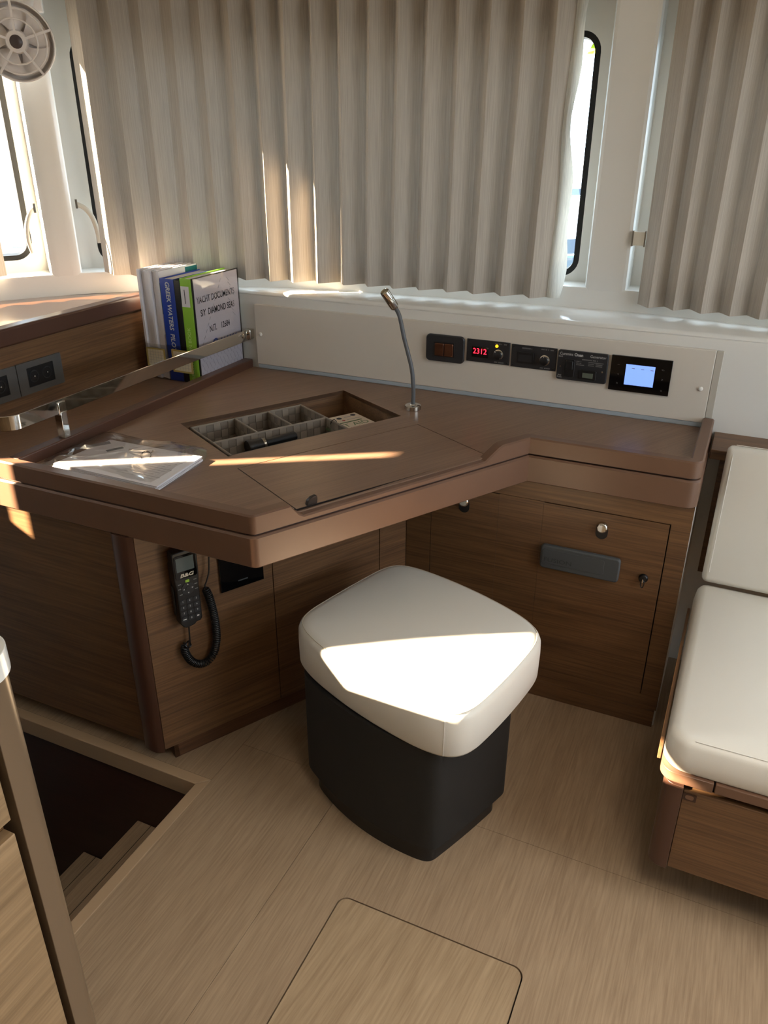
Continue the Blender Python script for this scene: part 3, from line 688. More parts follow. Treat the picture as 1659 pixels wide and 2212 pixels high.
# right hand cabinet with two doors
rc = thing('locker_cabinet', 'walnut locker cabinet with doors between desk corner and settee', 'cabinet', (-.4, 2.0, 0))
XR0, XR1 = A3.x + D2.x * t3 + .0005, -.032
dz1 = P(1300, 1108, y=YC).z
D1 = (P(1173, 1110, y=YC).x, P(1447, 1137, y=YC).x, P(1381, 1497, y=YC).z, dz1)
D2x = (P(932, 1115, y=YC).x, P(1077, 1100, y=YC).x)
zd0, zd1 = D1[2], D1[3]
g = .0016
for x0, x1, z0, z1 in ((XR0, D2x[0] - g, .05, ZB), (D2x[0] - g, XR1, zd1 + .0028, ZB), (D2x[0] - g, XR1, .05, zd0 - .0006), (D2x[1] + .0004, D1[0] - .0004, zd0, zd1 + g), (D1[1] + .0028, XR1, zd0, zd1 + .0028)):
    obj('face_panel', box(x0, x1, YC, YC + .016, z0, z1), 'wood_x', rc)
obj('plinth', box(XR0, XR1 - .004, YC - .008, YC + .012, 0, .05), 'wood_x', rc)
obj('carcass_back', box(XR0, XR1 - .004, YC + .0165, YC + .02, .05, ZB), 'gap', rc)
obj('end_panel', box(XR1 - .016, XR1, YC + .001, YW, .0, ZB), 'cream_matt', rc)
door1 = obj('door', box(D1[0], D1[1], YC - .0002, YC + .015, zd0, zd1), 'wood_x', rc)
door2 = obj('door', box(D2x[0], D2x[1], YC - .0002, YC + .015, zd0, zd1), 'wood_x', rc)
def latch(c, door):
    c = Vector(c)
    obj('latch_recess', fprism(c + Vector((0, -.0012, -.009)), X, Z, Y, rrect(.030, .042, .0149), .003), 'black', door)
    obj('push_knob', lathe(c + Vector((0, -.001, .004)), -Y, [(.0145, 0), (.0145, .008), (.0125, .011), (.0105, .012), (.0105, .0105), (.0095, .0105), (.0095, .012), (0, .0122)], 28), 'chrome', door)
latch(P(1301, 1141, y=YC), door1)
kx = P(1003, 1085, y=YC); latch((kx.x, YC, P(1301, 1141, y=YC).z), door2)
kp = P(1390, 1248, y=YC)
lk = obj('key_lock', lathe(kp + Vector((0, -.001, 0)), -Y, [(.0115, 0), (.0115, .004), (.009, .007), (0, .007)], 20), 'black', door1)
obj('key_ring', tube([kp + Vector((.000, -.010, -.014)) + Vector((.004 * math.cos(a), .001, .010 * math.sin(a))) for a in [2 * math.pi * k / 20 for k in range(20)]], .0012, 6, closed=True), 'black', door1)
obj('key', box(kp.x - .0012, kp.x + .0012, YC - .018, YC - .006, kp.z - .006, kp.z + .004), 'chrome', door1)
# grey silicone cover of the stereo
fq = [P(1168, 1176, y=YC - .01), P(1341, 1206, y=YC - .01), P(1336, 1256, y=YC - .01), P(1166, 1226, y=YC - .01)]
fx0, fx1, fz0, fz1 = (fq[0].x + fq[3].x) / 2, (fq[1].x + fq[2].x) / 2, (fq[2].z + fq[3].z) / 2, (fq[0].z + fq[1].z) / 2
fc_ = Vector(((fx0 + fx1) / 2, YC - .0012, (fz0 + fz1) / 2))
sc_ = thing('stereo_cover', 'grey silicone stereo cover with embossed lettering on the locker door', 'cover', tuple(fc_))
obj('cover_body', fprism(fc_, X, Z, -Y, rrect(fx1 - fx0, fz1 - fz0, .010), .014), 'greyrub', sc_, bevel=.004, seg=3)
obj('cover_ridge', fprism(fc_ + Vector((-.016, -.014, .003)), X, Z, -Y, rrect((fx1 - fx0) * .78, (fz1 - fz0) * .62, .006), .0012), 'greyrub', sc_, bevel=.0006)
obj('cover_tab', box(fx0 + .002, fx0 + .010, YC - .0135, YC - .002, fz1 - .022, fz1 - .014), 'greyrub2', sc_)
text('lettering', 'FUSION', fc_ + Vector((-.054, -.0154, -.006)), X, Z, .017, 'greyrub2', sc_, sx=1.25)
# ================================================================== INSTRUMENT PANEL
ip = thing('instrument_board', 'long cream board on the wall holding five black instruments', 'panel', (-.75, YW, ZD))
pz0, pz1 = ZD + .012, (P(700, 671.6, y=YP).z + P(1400, 744, y=YP).z) / 2
px0, px1 = P(551, 700, y=YP).x, P(1534, 835, y=YP).x
obj('board', box(px0, px1, YP, YW - .0005, pz0, pz1), 'panel', ip, bevel=.0015)
obj('seal_strip', box(px0 + .004, XR1 - LW, YP + .0003, YW - .001, ZD + .0005, pz0 - .0005), mat('grey sealant', (168, 178, 186), rough=.4), ip)
obj('edge_shade_strip', box(px1 + .0005, px1 + .019, YP + .006, YW - .0005, ZL - .002, pz1 - .001), mat('shaded wall grey beige', (186, 180, 168), rough=.4), ip, bevel=.002)  # grey tone paints the shade on the wall step beside the board
for u, v in ((563, 722), (1513, 840)):
    q = P(u, v, y=YP); obj('screw_cap', lathe(q, -Y, [(.0065, -.001), (.0062, .002), (.004, .0042), (0, .005)], 18), 'white', ip)
def rect_px(a, b, c, d, y=YP):
    a, b, c, d = [P(*q, y=y) for q in (a, b, c, d)]
    return (a.x + d.x) / 2, (b.x + c.x) / 2, (c.z + d.z) / 2, (a.z + b.z) / 2
def board_box(o, x0, x1, z0, z1, n0, n1, m, name, bev=.0008, rad=0):
    if rad: return obj(name, fprism(((x0 + x1) / 2, YP - n0, (z0 + z1) / 2), X, Z, -Y, rrect(x1 - x0, z1 - z0, rad), n1 - n0), m, o, bevel=bev)
    return obj(name, box(x0, x1, YP - n1, YP - n0, z0, z1), m, o, bevel=bev)
def frac(r, fx, fz): return r[0] + (r[1] - r[0]) * fx, r[2] + (r[3] - r[2]) * fz
def ptext(name, s, r, fx, fz, size, m, o, n, align='CENTER', sx=1):
    x, z = frac(r, fx, fz); return text(name, s, (x, YP - n, z), X, Z, size, m, o, align, sx=sx)
def bars(o, r, n, lst, m='txtg'):
    bm = bmesh.new()
    for a, b, c, d in lst:
        x0, z0 = frac(r, a, b); x1, z1 = frac(r, c, d); k = max(3, int((x1 - x0) / .0022)); rnd = random.Random(k)
        for i in range(k):
            if rnd.random() < .12: continue
            w_ = (x1 - x0) / k; box(x0 + w_ * i, x0 + w_ * (i + .72), YP - n - .0003, YP - n + .0001, z0, z1, bm)
    q = obj('fine_print', bm, m, o, smooth=0); q['kind'] = 'stuff'; return q
# breaker
r = rect_px((924, 719), (1006, 727), (1003, 786), (921, 775)); w_, h_ = r[1] - r[0], r[3] - r[2]
br = thing('breaker_switch', 'black rounded switch plate with two shiny copper rockers', 'switch', ((r[0] + r[1]) / 2, YP, r[2]))
board_box(br, *r, 0, .010, 'charcoal', 'plate', .003, .012)
board_box(br, r[0] + w_ * .22, r[0] + w_ * .76, r[2] + h_ * .2, r[2] + h_ * .74, .010, .0115, 'black', 'rocker_bezel')
for a, b in ((.25, .48), (.50, .73)): board_box(br, r[0] + w_ * a, r[0] + w_ * b, r[2] + h_ * .23, r[2] + h_ * .70, .0113, .015, 'copper', 'rocker', .0015)
# two charger panels
def charger(a, b, c, d, label, lit):
    r = rect_px(a, b, c, d); w_, h_ = r[1] - r[0], r[3] - r[2]
    o = thing('charger_panel', label, 'instrument', ((r[0] + r[1]) / 2, YP, r[2]), 'rotary charger panels on the board')
    board_box(o, *r, 0, .004, 'charcoal', 'plate')
    for fx in (.05, .95):
        for fz in (.09, .91):
            x, z = frac(r, fx, fz); obj('screw', lathe((x, YP - .004, z), -Y, [(.003, 0), (.0026, .0012), (0, .0014)], 12), 'black', o)
    x, z = frac(r, .32, .46); board_box(o, x - .024, x + .024, z - .0155, z + .0155, .004, .007, 'screen' if lit else 'black', 'display_window', .001)
    if lit:
        text('digits', '2312', (x, YP - .0072, z + .002), X, Z, .022, 'led', o, sx=.95)
    else:
        board_box(o, x - .019, x + .019, z - .011, z + .008, .007, .0074, 'charcoal', 'display_glass', .0005)
    x2, z2 = frac(r, .75, .44)
    k = obj('knob', lathe((x2, YP - .004, z2), -Y, [(.0145, 0), (.0145, .003), (.0125, .004), (.0115, .012), (.0095, .014), (0, .0142)], 26), 'chrome', o)
    obj('knob_cap', lathe((x2, YP - .0045, z2), -Y, [(.0122, 0), (.0122, .0125), (.0095, .0145), (0, .0148)], 24), 'black', k)
    ang = R(125 if lit else 92); e = Vector((math.cos(ang), 0, math.sin(ang))); f_ = Vector((-math.sin(ang), 0, math.cos(ang)))
    obj('knob_grip', fbox(Vector((x2, YP - .018, z2)) - e * .013 - f_ * .0035, e * .026, f_ * .007, (0, .006, 0)), 'black', k, bevel=.0012)
    obj('knob_pointer', fbox(Vector((x2, YP - .0185, z2)) + e * .001 - f_ * .001, e * .012, f_ * .002, (0, .001, 0)), 'txtw', k)
    if lit:
        x3, z3 = frac(r, .70, .80); obj('pilot_lamp', lathe((x3, YP - .004, z3), -Y, [(.0042, 0), (.004, .002), (0, .004)], 14), 'amber', o)
    bars(o, r, .004, [(.66, .88, .82, .925), (.86, .875, .95, .92), (.66, .06, .88, .11)] + ([(.22, .84, .46, .90)] if not lit else []))
    return o
charger((1011, 730), (1104, 741), (1099, 789), (1007, 778), 'black charger panel with red digits 2312 and a rotary knob', True)
charger((1107, 742), (1205, 753), (1200, 802), (1103, 790), 'black charger panel with a blank display and a rotary knob', False)
# generator panel
r = rect_px((1208, 753), (1317, 765), (1309, 829), (1202, 816)); w_, h_ = r[1] - r[0], r[3] - r[2]
ge = thing('generator_panel', 'black generator control panel with rocker switch and hour meter', 'instrument', ((r[0] + r[1]) / 2, YP, r[2]))
board_box(ge, *r, 0, .009, 'charcoal', 'plate', .002, .006)
board_box(ge, r[0] + w_ * .15, r[0] + w_ * .36, r[2] + h_ * .12, r[2] + h_ * .72, .009, .013, 'black', 'rocker_frame', .0015, .004)
board_box(ge, r[0] + w_ * .18, r[0] + w_ * .33, r[2] + h_ * .38, r[2] + h_ * .68, .013, .018, 'black', 'rocker', .003)
board_box(ge, r[0] + w_ * .45, r[0] + w_ * .80, r[2] + h_ * .08, r[2] + h_ * .42, .009, .012, 'black', 'meter_bezel', .0015, .004)
board_box(ge, r[0] + w_ * .53, r[0] + w_ * .74, r[2] + h_ * .15, r[2] + h_ * .32, .012, .0125, 'lcdgrey', 'meter_display')
ptext('lettering', 'Cummins', r, .04, .88, .0112, 'txtw', ge, .009, 'LEFT', .84); x_, z_ = frac(r, .33, .88); text('lettering', 'Onan', (x_, YP - .009, z_), X, Z, .0112, 'txtw', ge, 'LEFT', sx=.95, off=.035)
ptext('lettering', 'Generator', r, .80, .875, .0105, 'txtw', ge, .009, 'CENTER', .95)
ptext('lettering', 'Start', r, .06, .79, .0062, 'txtw', ge, .009); ptext('lettering', 'Stop\nPrime', r, .07, .12, .0056, 'txtw', ge, .009)
bars(ge, r, .009, [(.49, .73, .80, .765), (.38, .66, .48, .685), (.38, .60, .50, .625), (.38, .545, .56, .57), (.62, .665, .92, .69), (.62, .61, .90, .635), (.62, .555, .90, .58)])
for fx, fz in ((.07, .45), (.91, .40)):
    x, z = frac(r, fx, fz); obj('screw', lathe((x, YP - .009, z), -Y, [(.0028, 0), (.0024, .0012), (0, .0014)], 12), 'nickel', ge)
# touch display
r = rect_px((1323, 765), (1455, 779), (1443, 856), (1314, 839)); w_, h_ = r[1] - r[0], r[3] - r[2]
ds = thing('touch_display', 'glossy black control display with a lit blue screen', 'display', ((r[0] + r[1]) / 2, YP, r[2]))
board_box(ds, *r, 0, .006, 'screen', 'glass_plate', .001)
rs = rect_px((1353, 785), (1416, 792), (1411, 836), (1349, 829))
board_box(ds, *rs, .006, .0064, 'lcd', 'lit_screen', 0)
rw, rh = rs[1] - rs[0], rs[3] - rs[2]
for k in range(3):
    x = rs[0] + rw * (.26 + .32 * k); obj('screen_icon', box(x - .004, x + .004, YP - .0067, YP - .0064, rs[2] + rh * .80, rs[2] + rh * .83), 'inkgrey', ds)
for fx, fz, s in ((.13, .75, '--'), (.14, .47, '<'), (.14, .22, 'n'), (.86, .72, '<-'), (.87, .45, '>'), (.88, .15, 'u')): ptext('key_mark', s, r, fx, fz, .009, 'txtg', ds, .006)
# ================================================================== READING LAMP
lb = P(892, 884, z=ZD); lb.z = ZD
lamp = thing('gooseneck_lamp', 'chrome and grey gooseneck reading lamp standing on the desk', 'lamp', tuple(lb))
obj('base', lathe(lb, Z, [(.0215, 0), (.0225, .001), (.0225, .012), (.0205, .0135), (.009, .0138), (.0075, .016), (0, .016)], 32), 'chrome', lamp)
for k in range(24):
    a = 2 * math.pi * k / 24; q = lb + Vector((.0225 * math.cos(a), .0225 * math.sin(a), .002)); obj('knurl', box(q.x - .0006, q.x + .0006, q.y - .0006, q.y + .0006, q.z, q.z + .009), 'nickel', lamp) if k % 2 == 0 else None
npx = [(892.5, 866), (893, 840), (890, 800), (882, 765), (873, 730), (867, 700), (862, 680), (856, 668)]
npts = [P(u, v, y=lb.y + .001 * i) for i, (u, v) in enumerate(npx)]
npts = [lb + Z * .012] + npts
sm = []
for i in range(len(npts) - 1):
    a, b, c, d = [npts[max(0, min(len(npts) - 1, j))] for j in (i - 1, i, i + 1, i + 2)]
    for k in range(4):
        t = k / 4; sm.append(.5 * (2 * b + (c - a) * t + (2 * a - 5 * b + 4 * c - d) * t * t + (3 * b - a - 3 * c + d) * t ** 3))
sm.append(npts[-1])
obj('gooseneck', tube(sm, .0058, 12), 'neck', lamp)
h0 = P(853, 664, y=lb.y + .008); h1 = P(832, 632, y=lb.y - .022); ax = (h1 - h0).normalized(); Lh = .062
hd = obj('lamp_head', lathe(h0 - ax * .004, ax, [(.007, 0), (.0115, .004), (.0125, .01), (.0125, Lh), (.0118, Lh + .001), (.0108, Lh), (.0105, Lh - .008), (0, Lh - .008)], 28), 'chrome', lamp)
obj('lens', lathe(h0 - ax * .004, ax, [(.0098, Lh - .0075), (.0094, Lh - .005), (0, Lh - .004)], 24), mat('frosted lens', (190, 184, 160), rough=.2), hd)
# ================================================================== SOCKETS ON THE WOOD WALL
def socket(u0, label):
    a = [P(34, 790, x=XW + .006), P(130, 760, x=XW + .006), P(139, 826, x=XW + .006), P(46, 857, x=XW + .006)]
    y0, y1, z0, z1 = (a[0].y + a[3].y) / 2 + u0, (a[1].y + a[2].y) / 2 + u0, (a[2].z + a[3].z) / 2, (a[0].z + a[1].z) / 2
    cy, cz, w_, h_ = (y0 + y1) / 2, (z0 + z1) / 2, y1 - y0, z1 - z0
    o = thing('power_socket', label, 'socket', (XW, cy, z0), 'grey framed sockets on the shelf wall')
    outer = rrect(w_, h_, .002, 2); innr = rrect(w_ * .60, h_ * .62, .002, 2)
    bm = bmesh.new()
    for d0, d1 in ((0, .007),):
        A = [bm.verts.new((XW + .0005, cy + p[0], cz + p[1])) for p in outer]; B = [bm.verts.new((XW + d1, cy + p[0], cz + p[1])) for p in outer]
        Cc = [bm.verts.new((XW + d1, cy + p[0], cz + p[1])) for p in innr]; D = [bm.verts.new((XW + .002, cy + p[0], cz + p[1])) for p in innr]; k = len(outer)
        for i in range(k):
            j = (i + 1) % k; bm.faces.new((A[i], A[j], B[j], B[i])); bm.faces.new((B[i], B[j], Cc[j], Cc[i])); bm.faces.new((Cc[i], Cc[j], D[j], D[i]))
    obj('frame', bm, 'silver', o)
    obj('insert', fprism((XW + .002, cy, cz), Y, Z, X, innr, .002), 'black', o)
    for sy in (-1, 1):
        c = Vector((XW + .004, cy + sy * w_ * .145, cz)); obj('outlet_ring', tube([c + Vector((.0005, math.cos(t) * .0155, math.sin(t) * .0155)) for t in [2 * math.pi * k / 24 for k in range(24)]], .0012, 6, closed=True), 'charcoal', o)
        obj('contact_pin', lathe(c, X, [(.0022, -.001), (.0022, .004), (0, .005)], 10), 'chrome', o)
    return o
socket(0, 'grey framed twin power socket nearest the books on the walnut wall')
socket(-.158, 'grey framed power socket farther from the books on the walnut wall')
# ================================================================== CHROME GUARD RAIL
XRL = -1.468; rz0, rz1 = .8305, .8655
rl = thing('guard_rail', 'polished steel fiddle rail in front of the books', 'rail', (XRL, 1.34, ZL))
yend = 1.215
pts = [(XRL, YP - .010)] + [(XRL, 2.15 - (2.15 - yend) * k / 10) for k in range(11)]
rr = .035
for k in range(1, 9):
    a = R(90 * k / 8); pts.append((XRL - rr + rr * math.cos(a), yend - rr * math.sin(a)))
pts.append((XW + .004, yend - rr))
pw = with_normals(pts, 1)
obj('rail_bar', sweep(pw, lambda i: [(-.0025, rz0 + .001), (-.0015, rz0), (.0015, rz0), (.0025, rz0 + .001), (.0025, rz1 - .001), (.0015, rz1), (-.0015, rz1), (-.0025, rz1 - .001)]), 'chrome', rl, smooth=35)
obj('end_bracket', box(XRL - .016, XRL + .008, YP - .011, YP + .0135, rz0 + .002, rz1 - .001), 'chrome', rl, bevel=.002)
obj('end_screw', lathe((XRL + .0025, 2.118, (rz0 + rz1) / 2 + .002), X, [(.0075, 0), (.006, .002), (0, .003)], 18), 'chrome', rl)
py = P(141, 946, x=XRL).y
obj('post', box(XRL - .016, XRL + .006, py - .006, py + .014, ZL + .0002, rz0 + .004), 'chrome', rl, bevel=.0015)
obj('post_clamp', box(XRL - .019, XRL + .005, py - .008, py + .016, rz0 - .004, rz1 - .006), 'chrome', rl, bevel=.002)
# ================================================================== BOOKS ON THE SHELF
YS = 1.915
def bx_(u): return P(u, 700, y=YS).x
zt_w = P(300, 582, y=YS).z; zt_b = P(365, 603, y=YS).z; zt_g = P(405, 603, y=YS).z
xs0, xs1 = bx_(308), bx_(353); nF = 8
ZS = ZD
xe = [xs0 + (xs1 - xs0) * k / nF for k in range(nF + 1)]
for k in range(nF):
    hgt = (zt_w - ZS) * (1 - .006 * (k % 3)); d = .172 + .004 * ((k * 5) % 3) + .001 * k; dy = .003 * ((k * 7) % 4)
    o = thing('document_folder', 'thin white document folder in the clear file holder' if k < nF - 1 else 'white folder with teal print beside the blue pilot book', 'folder', ((xe[k] + xe[k + 1]) / 2, YS, ZS), 'white folders packed in the clear holder' if k < nF - 1 else None)
    obj('cover', box(xe[k] + .0004, xe[k + 1] - .0004, YS + dy + .001, YS + d, ZS + .002, ZS + hgt), 'paper', o, bevel=.0012)
    if k == nF - 1:
        obj('teal_print', box(xe[k + 1] - .0004, xe[k + 1] + .0001, YS + .004, YS + .02, ZS + hgt * .62, ZS + hgt * .90), 'teal', o)
        obj('teal_print', box(xe[k + 1] - .0004, xe[k + 1] + .0001, YS + .13, YS + .19, ZS + hgt * .91, ZS + hgt * .985), 'teal', o)
        obj('teal_print', box(xe[k + 1] - .0004, xe[k + 1] + .0001, YS + .006, YS + .028, ZS + .004, ZS + .03), 'teal', o)
def book(name, u0, u1, zt, depth, m, label, y0=YS, page='paper', inner=True):
    x0, x1 = bx_(u0) + .0006, bx_(u1) - .0006
    o = thing(name, label, 'book', ((x0 + x1) / 2, y0, ZS)); t = .0022
    obj('spine', box(x0, x1, y0, y0 + t, ZS + .001, zt), m, o, bevel=.0008)
    obj('cover', box(x0, x0 + t * .8, y0 + t, y0 + depth, ZS + .001, zt), m, o); obj('cover', box(x1 - t * .8, x1, y0 + t, y0 + depth, ZS + .001, zt), m, o)
    obj('pages', box(x0 + t * .85, x1 - t * .85, y0 + t + .001, y0 + depth - .004, ZS + .004, zt - .004), page, o)
    return o, x0, x1
pb_, bx0, bx1 = book('pilot_book', 355, 384, zt_b, .195, 'blue', 'blue pilot book with white lettering on its spine')
text('spine_lettering', 'GREEK WATERS  PILOT', ((bx0 + bx1) / 2 + .001, YS, ZS + (zt_b - ZS) * .64), -Z, X, .0215, 'txtw', pb_, off=.02, shear=.12, sx=.93)
text('spine_lettering', 'Rod and', ((bx0 + bx1) / 2, YS, ZS + (zt_b - ZS) * .245), -Z, X, .011, 'txtw', pb_)
bk, kx0, kx1 = book('black_folder', 384.5, 396.5, zt_b - .002, .205, 'black', 'black folder between the blue book and the green binder', page='black')
gb, gx0, gx1 = book('green_binder', 397, 420, zt_g, .225, 'green', 'lime green presentation binder with a white spine label')
text('spine_lettering', 'PRESENTATION BOOK', ((gx0 + gx1) / 2 - .002, YS, ZS + (zt_g - ZS) * .28), Z, -X, .0165, 'greentxt', gb)
obj('spine_label', box(gx0 + .001, gx1 - .008, YS - .0004, YS + .0002, ZS + (zt_g - ZS) * .74, ZS + (zt_g - ZS) * .93), 'paper', gb)
obj('spine_label_print', box((gx0 + gx1) / 2 - .006, (gx0 + gx1) / 2 - .004, YS - .0007, YS - .0003, ZS + (zt_g - ZS) * .77, ZS + (zt_g - ZS) * .90), 'ink', gb)
# clear cover sheet of the documents folder, facing the room
dx = bx_(420) + .0005; dth = .0085
doc = thing('documents_folder', 'folder with printed yacht documents sheet facing the room', 'folder', (dx, YS + .11, ZS))
dz0, dz1 = ZS + .002, zt_g + .001
obj('black_back', box(dx, dx + .003, YS + .002, YS + .236, dz0, dz1), 'black', doc)
xf = dx + .0046
obj('cover_sheet', box(dx + .003, xf, YS + .006, YS + .229, dz0 + .002, dz1 - .003), 'paper2', doc)
def dtext(s, fy, fz, size, m='ink', sx=.8): return text('cover_lettering', s, (xf, YS + .006 + .223 * fy, dz0 + (dz1 - dz0) * fz), Y, Z, size, m, doc, sx=sx, off=.018)
dtext('YACHT DOCUMENTS', .47, .79, .027, sx=.74); dtext('S/Y  DIAMOND SEAS', .49, .665, .027, sx=.72); dtext('N.\u03a0.    12684', .50, .495, .026, sx=.74)
dtext('C', .36, .325, .052, 'inkblue', .85)
def dline(y0, z0, y1, z1, wd, m='inkgrey'):
    a = Vector((xf, YS + .006 + .223 * y0, dz0 + (dz1 - dz0) * z0)); b = Vector((xf, YS + .006 + .223 * y1, dz0 + (dz1 - dz0) * z1)); d = (b - a); n = X.cross(d).normalized() * wd
    return fbox(a - n / 2, d, n, (.0003, 0, 0))
bm = bmesh.new()
for k in range(11):
    f = k / 10; a = (.08 + .50 * f, .36 + .55 * f)
    if a[1] < .92: q = dline(a[0], a[1], a[0] + .028, a[1] + .031, .0014); me_ = bpy.data.meshes.new('t'); q.to_mesh(me_); bm.from_mesh(me_); q.free()
for row in range(3):
    for k in range(12):
        y0 = .03 + .082 * k; z0 = .03 + .085 * row + .012 * (k % 2)
        q = dline(y0, z0 + .07, min(.99, y0 + .05), z0, .0011); me_ = bpy.data.meshes.new('t'); q.to_mesh(me_); bm.from_mesh(me_); q.free()
for k in range(8):
    q = dline(.74 + .03 * (k % 4), .94 - .05 * k, .80 + .03 * (k % 4), .90 - .05 * k, .0011); me_ = bpy.data.meshes.new('t'); q.to_mesh(me_); bm.from_mesh(me_); q.free()
obj('cover_drawing', bm, 'inkgrey', doc)
bm = bmesh.new()
for k in range(6):
    q = dline(.48 + .07 * k, .345 - .01 * (k % 2), .53 + .07 * k, .375, .004); me_ = bpy.data.meshes.new('t'); q.to_mesh(me_); bm.from_mesh(me_); q.free()
obj('cover_script', bm, mat('washed blue ink', (112, 124, 168), rough=.7), doc)
obj('clear_sleeve', box(xf + .0004, xf + .0008, YS + .003, YS + .236, dz0, dz1 - .001), 'acrylic', doc)
# clear file holders with gold framed labels
def holder(x0, x1, zh, lz0, lz1, lx0, lx1, label):
    o = thing('file_holder', label, 'file holder', ((x0 + x1) / 2, YS - .004, ZS), 'clear file holders with gold labels'); y0 = YS - .005
    obj('front_wall', box(x0, x1, y0, y0 + .0012, ZS + .0006, zh), 'acrylic', o)
    obj('side_wall', box(x0 - .0012, x0, y0, YS + .10, ZS + .0006, zh + .03), 'acrylic', o)
    c = ((lx0 + lx1) / 2, y0 - .0002, (lz0 + lz1) / 2)
    obj('label_frame', fprism(c, X, Z, -Y, rrect(lx1 - lx0, lz1 - lz0, .001, 2), .0006), 'gold', o)
    obj('label_card', fprism((c[0], c[1] - .0006, c[2]), X, Z, -Y, rrect((lx1 - lx0) * .82, (lz1 - lz0) * .84, .001, 2), .0003), 'label', o)
    bm = bmesh.new()
    for k in range(1, 6):
        z = lz0 + (lz1 - lz0) * (.08 + .84 * k / 6); box(lx0 + (lx1 - lx0) * .11, lx1 - (lx1 - lx0) * .11, y0 - .0014, y0 - .0011, z - .0002, z + .0002, bm)
    for k in range(1, 6):
        x = lx0 + (lx1 - lx0) * (.09 + .82 * k / 6); box(x - .0002, x + .0002, y0 - .0014, y0 - .0011, lz0 + (lz1 - lz0) * .1, lz1 - (lz1 - lz0) * .1, bm)
    obj('label_grid', bm, 'inkgrey', o, smooth=0)
holder(xs0 - .001, xs1 + .001, P(335, 742, y=YS).z, P(333, 790, y=YS).z, P(333, 750, y=YS).z, bx_(309) + .004, bx_(353) - .002, 'clear file holder with gold framed label around the white folders')
holder(bx0 - .0005, gx1 - .004, P(395, 748, y=YS).z, P(395, 804, y=YS).z, P(395, 756, y=YS).z, bx_(366), bx_(410), 'clear file holder with gold framed label around blue and green books')
# ================================================================== THINGS IN THE STORAGE WELL
def dt(u, v, z): q = P(u, v, z=z).xy - Vector(Q1); return q.dot(DV), q.dot(DN)
ZR = .724
a, b_, c_ = dt(405, 920, ZR), dt(645, 873, ZR), dt(491, 988, ZR)
bt0, bt1, bn0, bn1 = max(a[0], wt0 + .006), b_[0], (a[1] + b_[1]) / 2, min(c_[1], wn1 - .004)
bn0 = max(bn0, wn0 + .006)
nm = dt(457, 958, ZR)[1]
tA, tB = dt(490, 895, ZR)[0], dt(568, 884, ZR)[0]
bk_ = thing('woven_basket', 'grey woven ribbon basket with compartments inside the desk well', 'basket', dq((bt0 + bt1) / 2, (bn0 + bn1) / 2, ZWB))
def woven(p, q, nm_, parent, z0=ZWB + .001, z1=ZR):
    p, q = Vector(p), Vector(q); L_ = (q - p).length; d = (q - p).normalized(); n = Vector((d.y, -d.x)); cw = .021; nc = max(2, round(L_ / cw)); nr = 3; bm = bmesh.new(); bm2 = bmesh.new()
    fbox(V3(p - n * .0008, z0), V3(d * L_, 0), V3(n * .0016, 0), (0, 0, z1 - z0), bm2)
    for i in range(nc):
        for j in range(nr):
            h = .0012 + (.0011 if (i + j) % 2 else 0); w_ = L_ / nc; hh = (z1 - z0) / nr
            tgt = bm if (i + j) % 2 else bm2
            fbox(V3(p + d * (w_ * i + .0006) - n * (h + .0008), z0 + hh * j + .0006), V3(d * (w_ - .0012), 0), V3(n * (2 * h + .0016), 0), (0, 0, hh - .0012), tgt)
    o = obj(nm_, bm, 'basket', parent, smooth=0); obj('ribbon', bm2, 'basket2', o, smooth=0)
    obj('rim', tube([V3(p, z1), V3(p + d * L_ * .5, z1 + .0005), V3(q, z1)], .0032, 8), 'basket', o)
    return o
c0, c1, c2, c3 = dq(bt0, bn0)[:2], dq(bt1, bn0)[:2], dq(bt1, bn1)[:2], dq(bt0, bn1)[:2]
for p_, q_ in ((c0, c1), (c1, c2), (c2, c3), (c3, c0)): woven(p_, q_, 'basket_side', bk_)
woven(dq(bt0, nm)[:2], dq(bt1, nm)[:2], 'divider', bk_); woven(dq(tA, bn0)[:2], dq(tA, nm)[:2], 'divider', bk_); woven(dq(tB, bn0)[:2], dq(tB, nm)[:2], 'divider', bk_)
obj('basket_floor', prism([c0, c1, c2, c3], ZWB + .0005, ZWB + .003), 'basket2', bk_)
# torch
ta, na = dt(533, 968, .70); ta += .002; na = min(na, bn1 - .026)
tc_ = Vector(dq(ta, na, .700)); tx = Vector((DV.x, DV.y, .02)).normalized()
to = thing('hand_torch', 'black hand torch with a silver ring lying in the basket', 'torch', tuple(tc_))
obj('torch_head', lathe(tc_, tx, [(.019, 0), (.020, .002), (.0195, .012), (.0165, .040), (.0165, .042)], 28), 'black', to)
obj('silver_ring', lathe(tc_ + tx * .042, tx, [(.0172, 0), (.0178, .001), (.0172, .008), (.016, .009)], 28), 'nickel', to)
obj('torch_handle', lathe(tc_ + tx * .051, tx, [(.0165, 0), (.0125, .008), (.0125, .09), (.010, .094), (0, .094)], 24), 'black', to)
obj('torch_lens', lathe(tc_ + tx * .0006, tx, [(.017, 0), (.0165, .004), (.006, .010), (0, .010)], 24), 'silver', to)
# small case with red stripe behind the torch
ca = Vector(dq(ta + .098, na - .014, .690)); 
cs = thing('small_pouch', 'small black pouch with a red stripe in the basket', 'pouch', tuple(ca))
dv3, dn3 = V3(DV, 0), V3(DN, 0)
obj('pouch_body', fprism(ca - Z * .012, dv3, dn3, Z, rrect(.085, .034, .012), .020), 'black', cs, bevel=.004)
obj('red_stripe', fbox(ca + dv3 * .004 - dn3 * .0172 - Z * .004, dv3 * .005, dn3 * .034, (0, 0, .0125)), 'red', cs)
obj('paper_tag', fbox(ca + dv3 * .002 + dn3 * .002 + Z * .0083, dv3 * .028, dn3 * .012, (0, 0, .0008)), 'paper', cs)
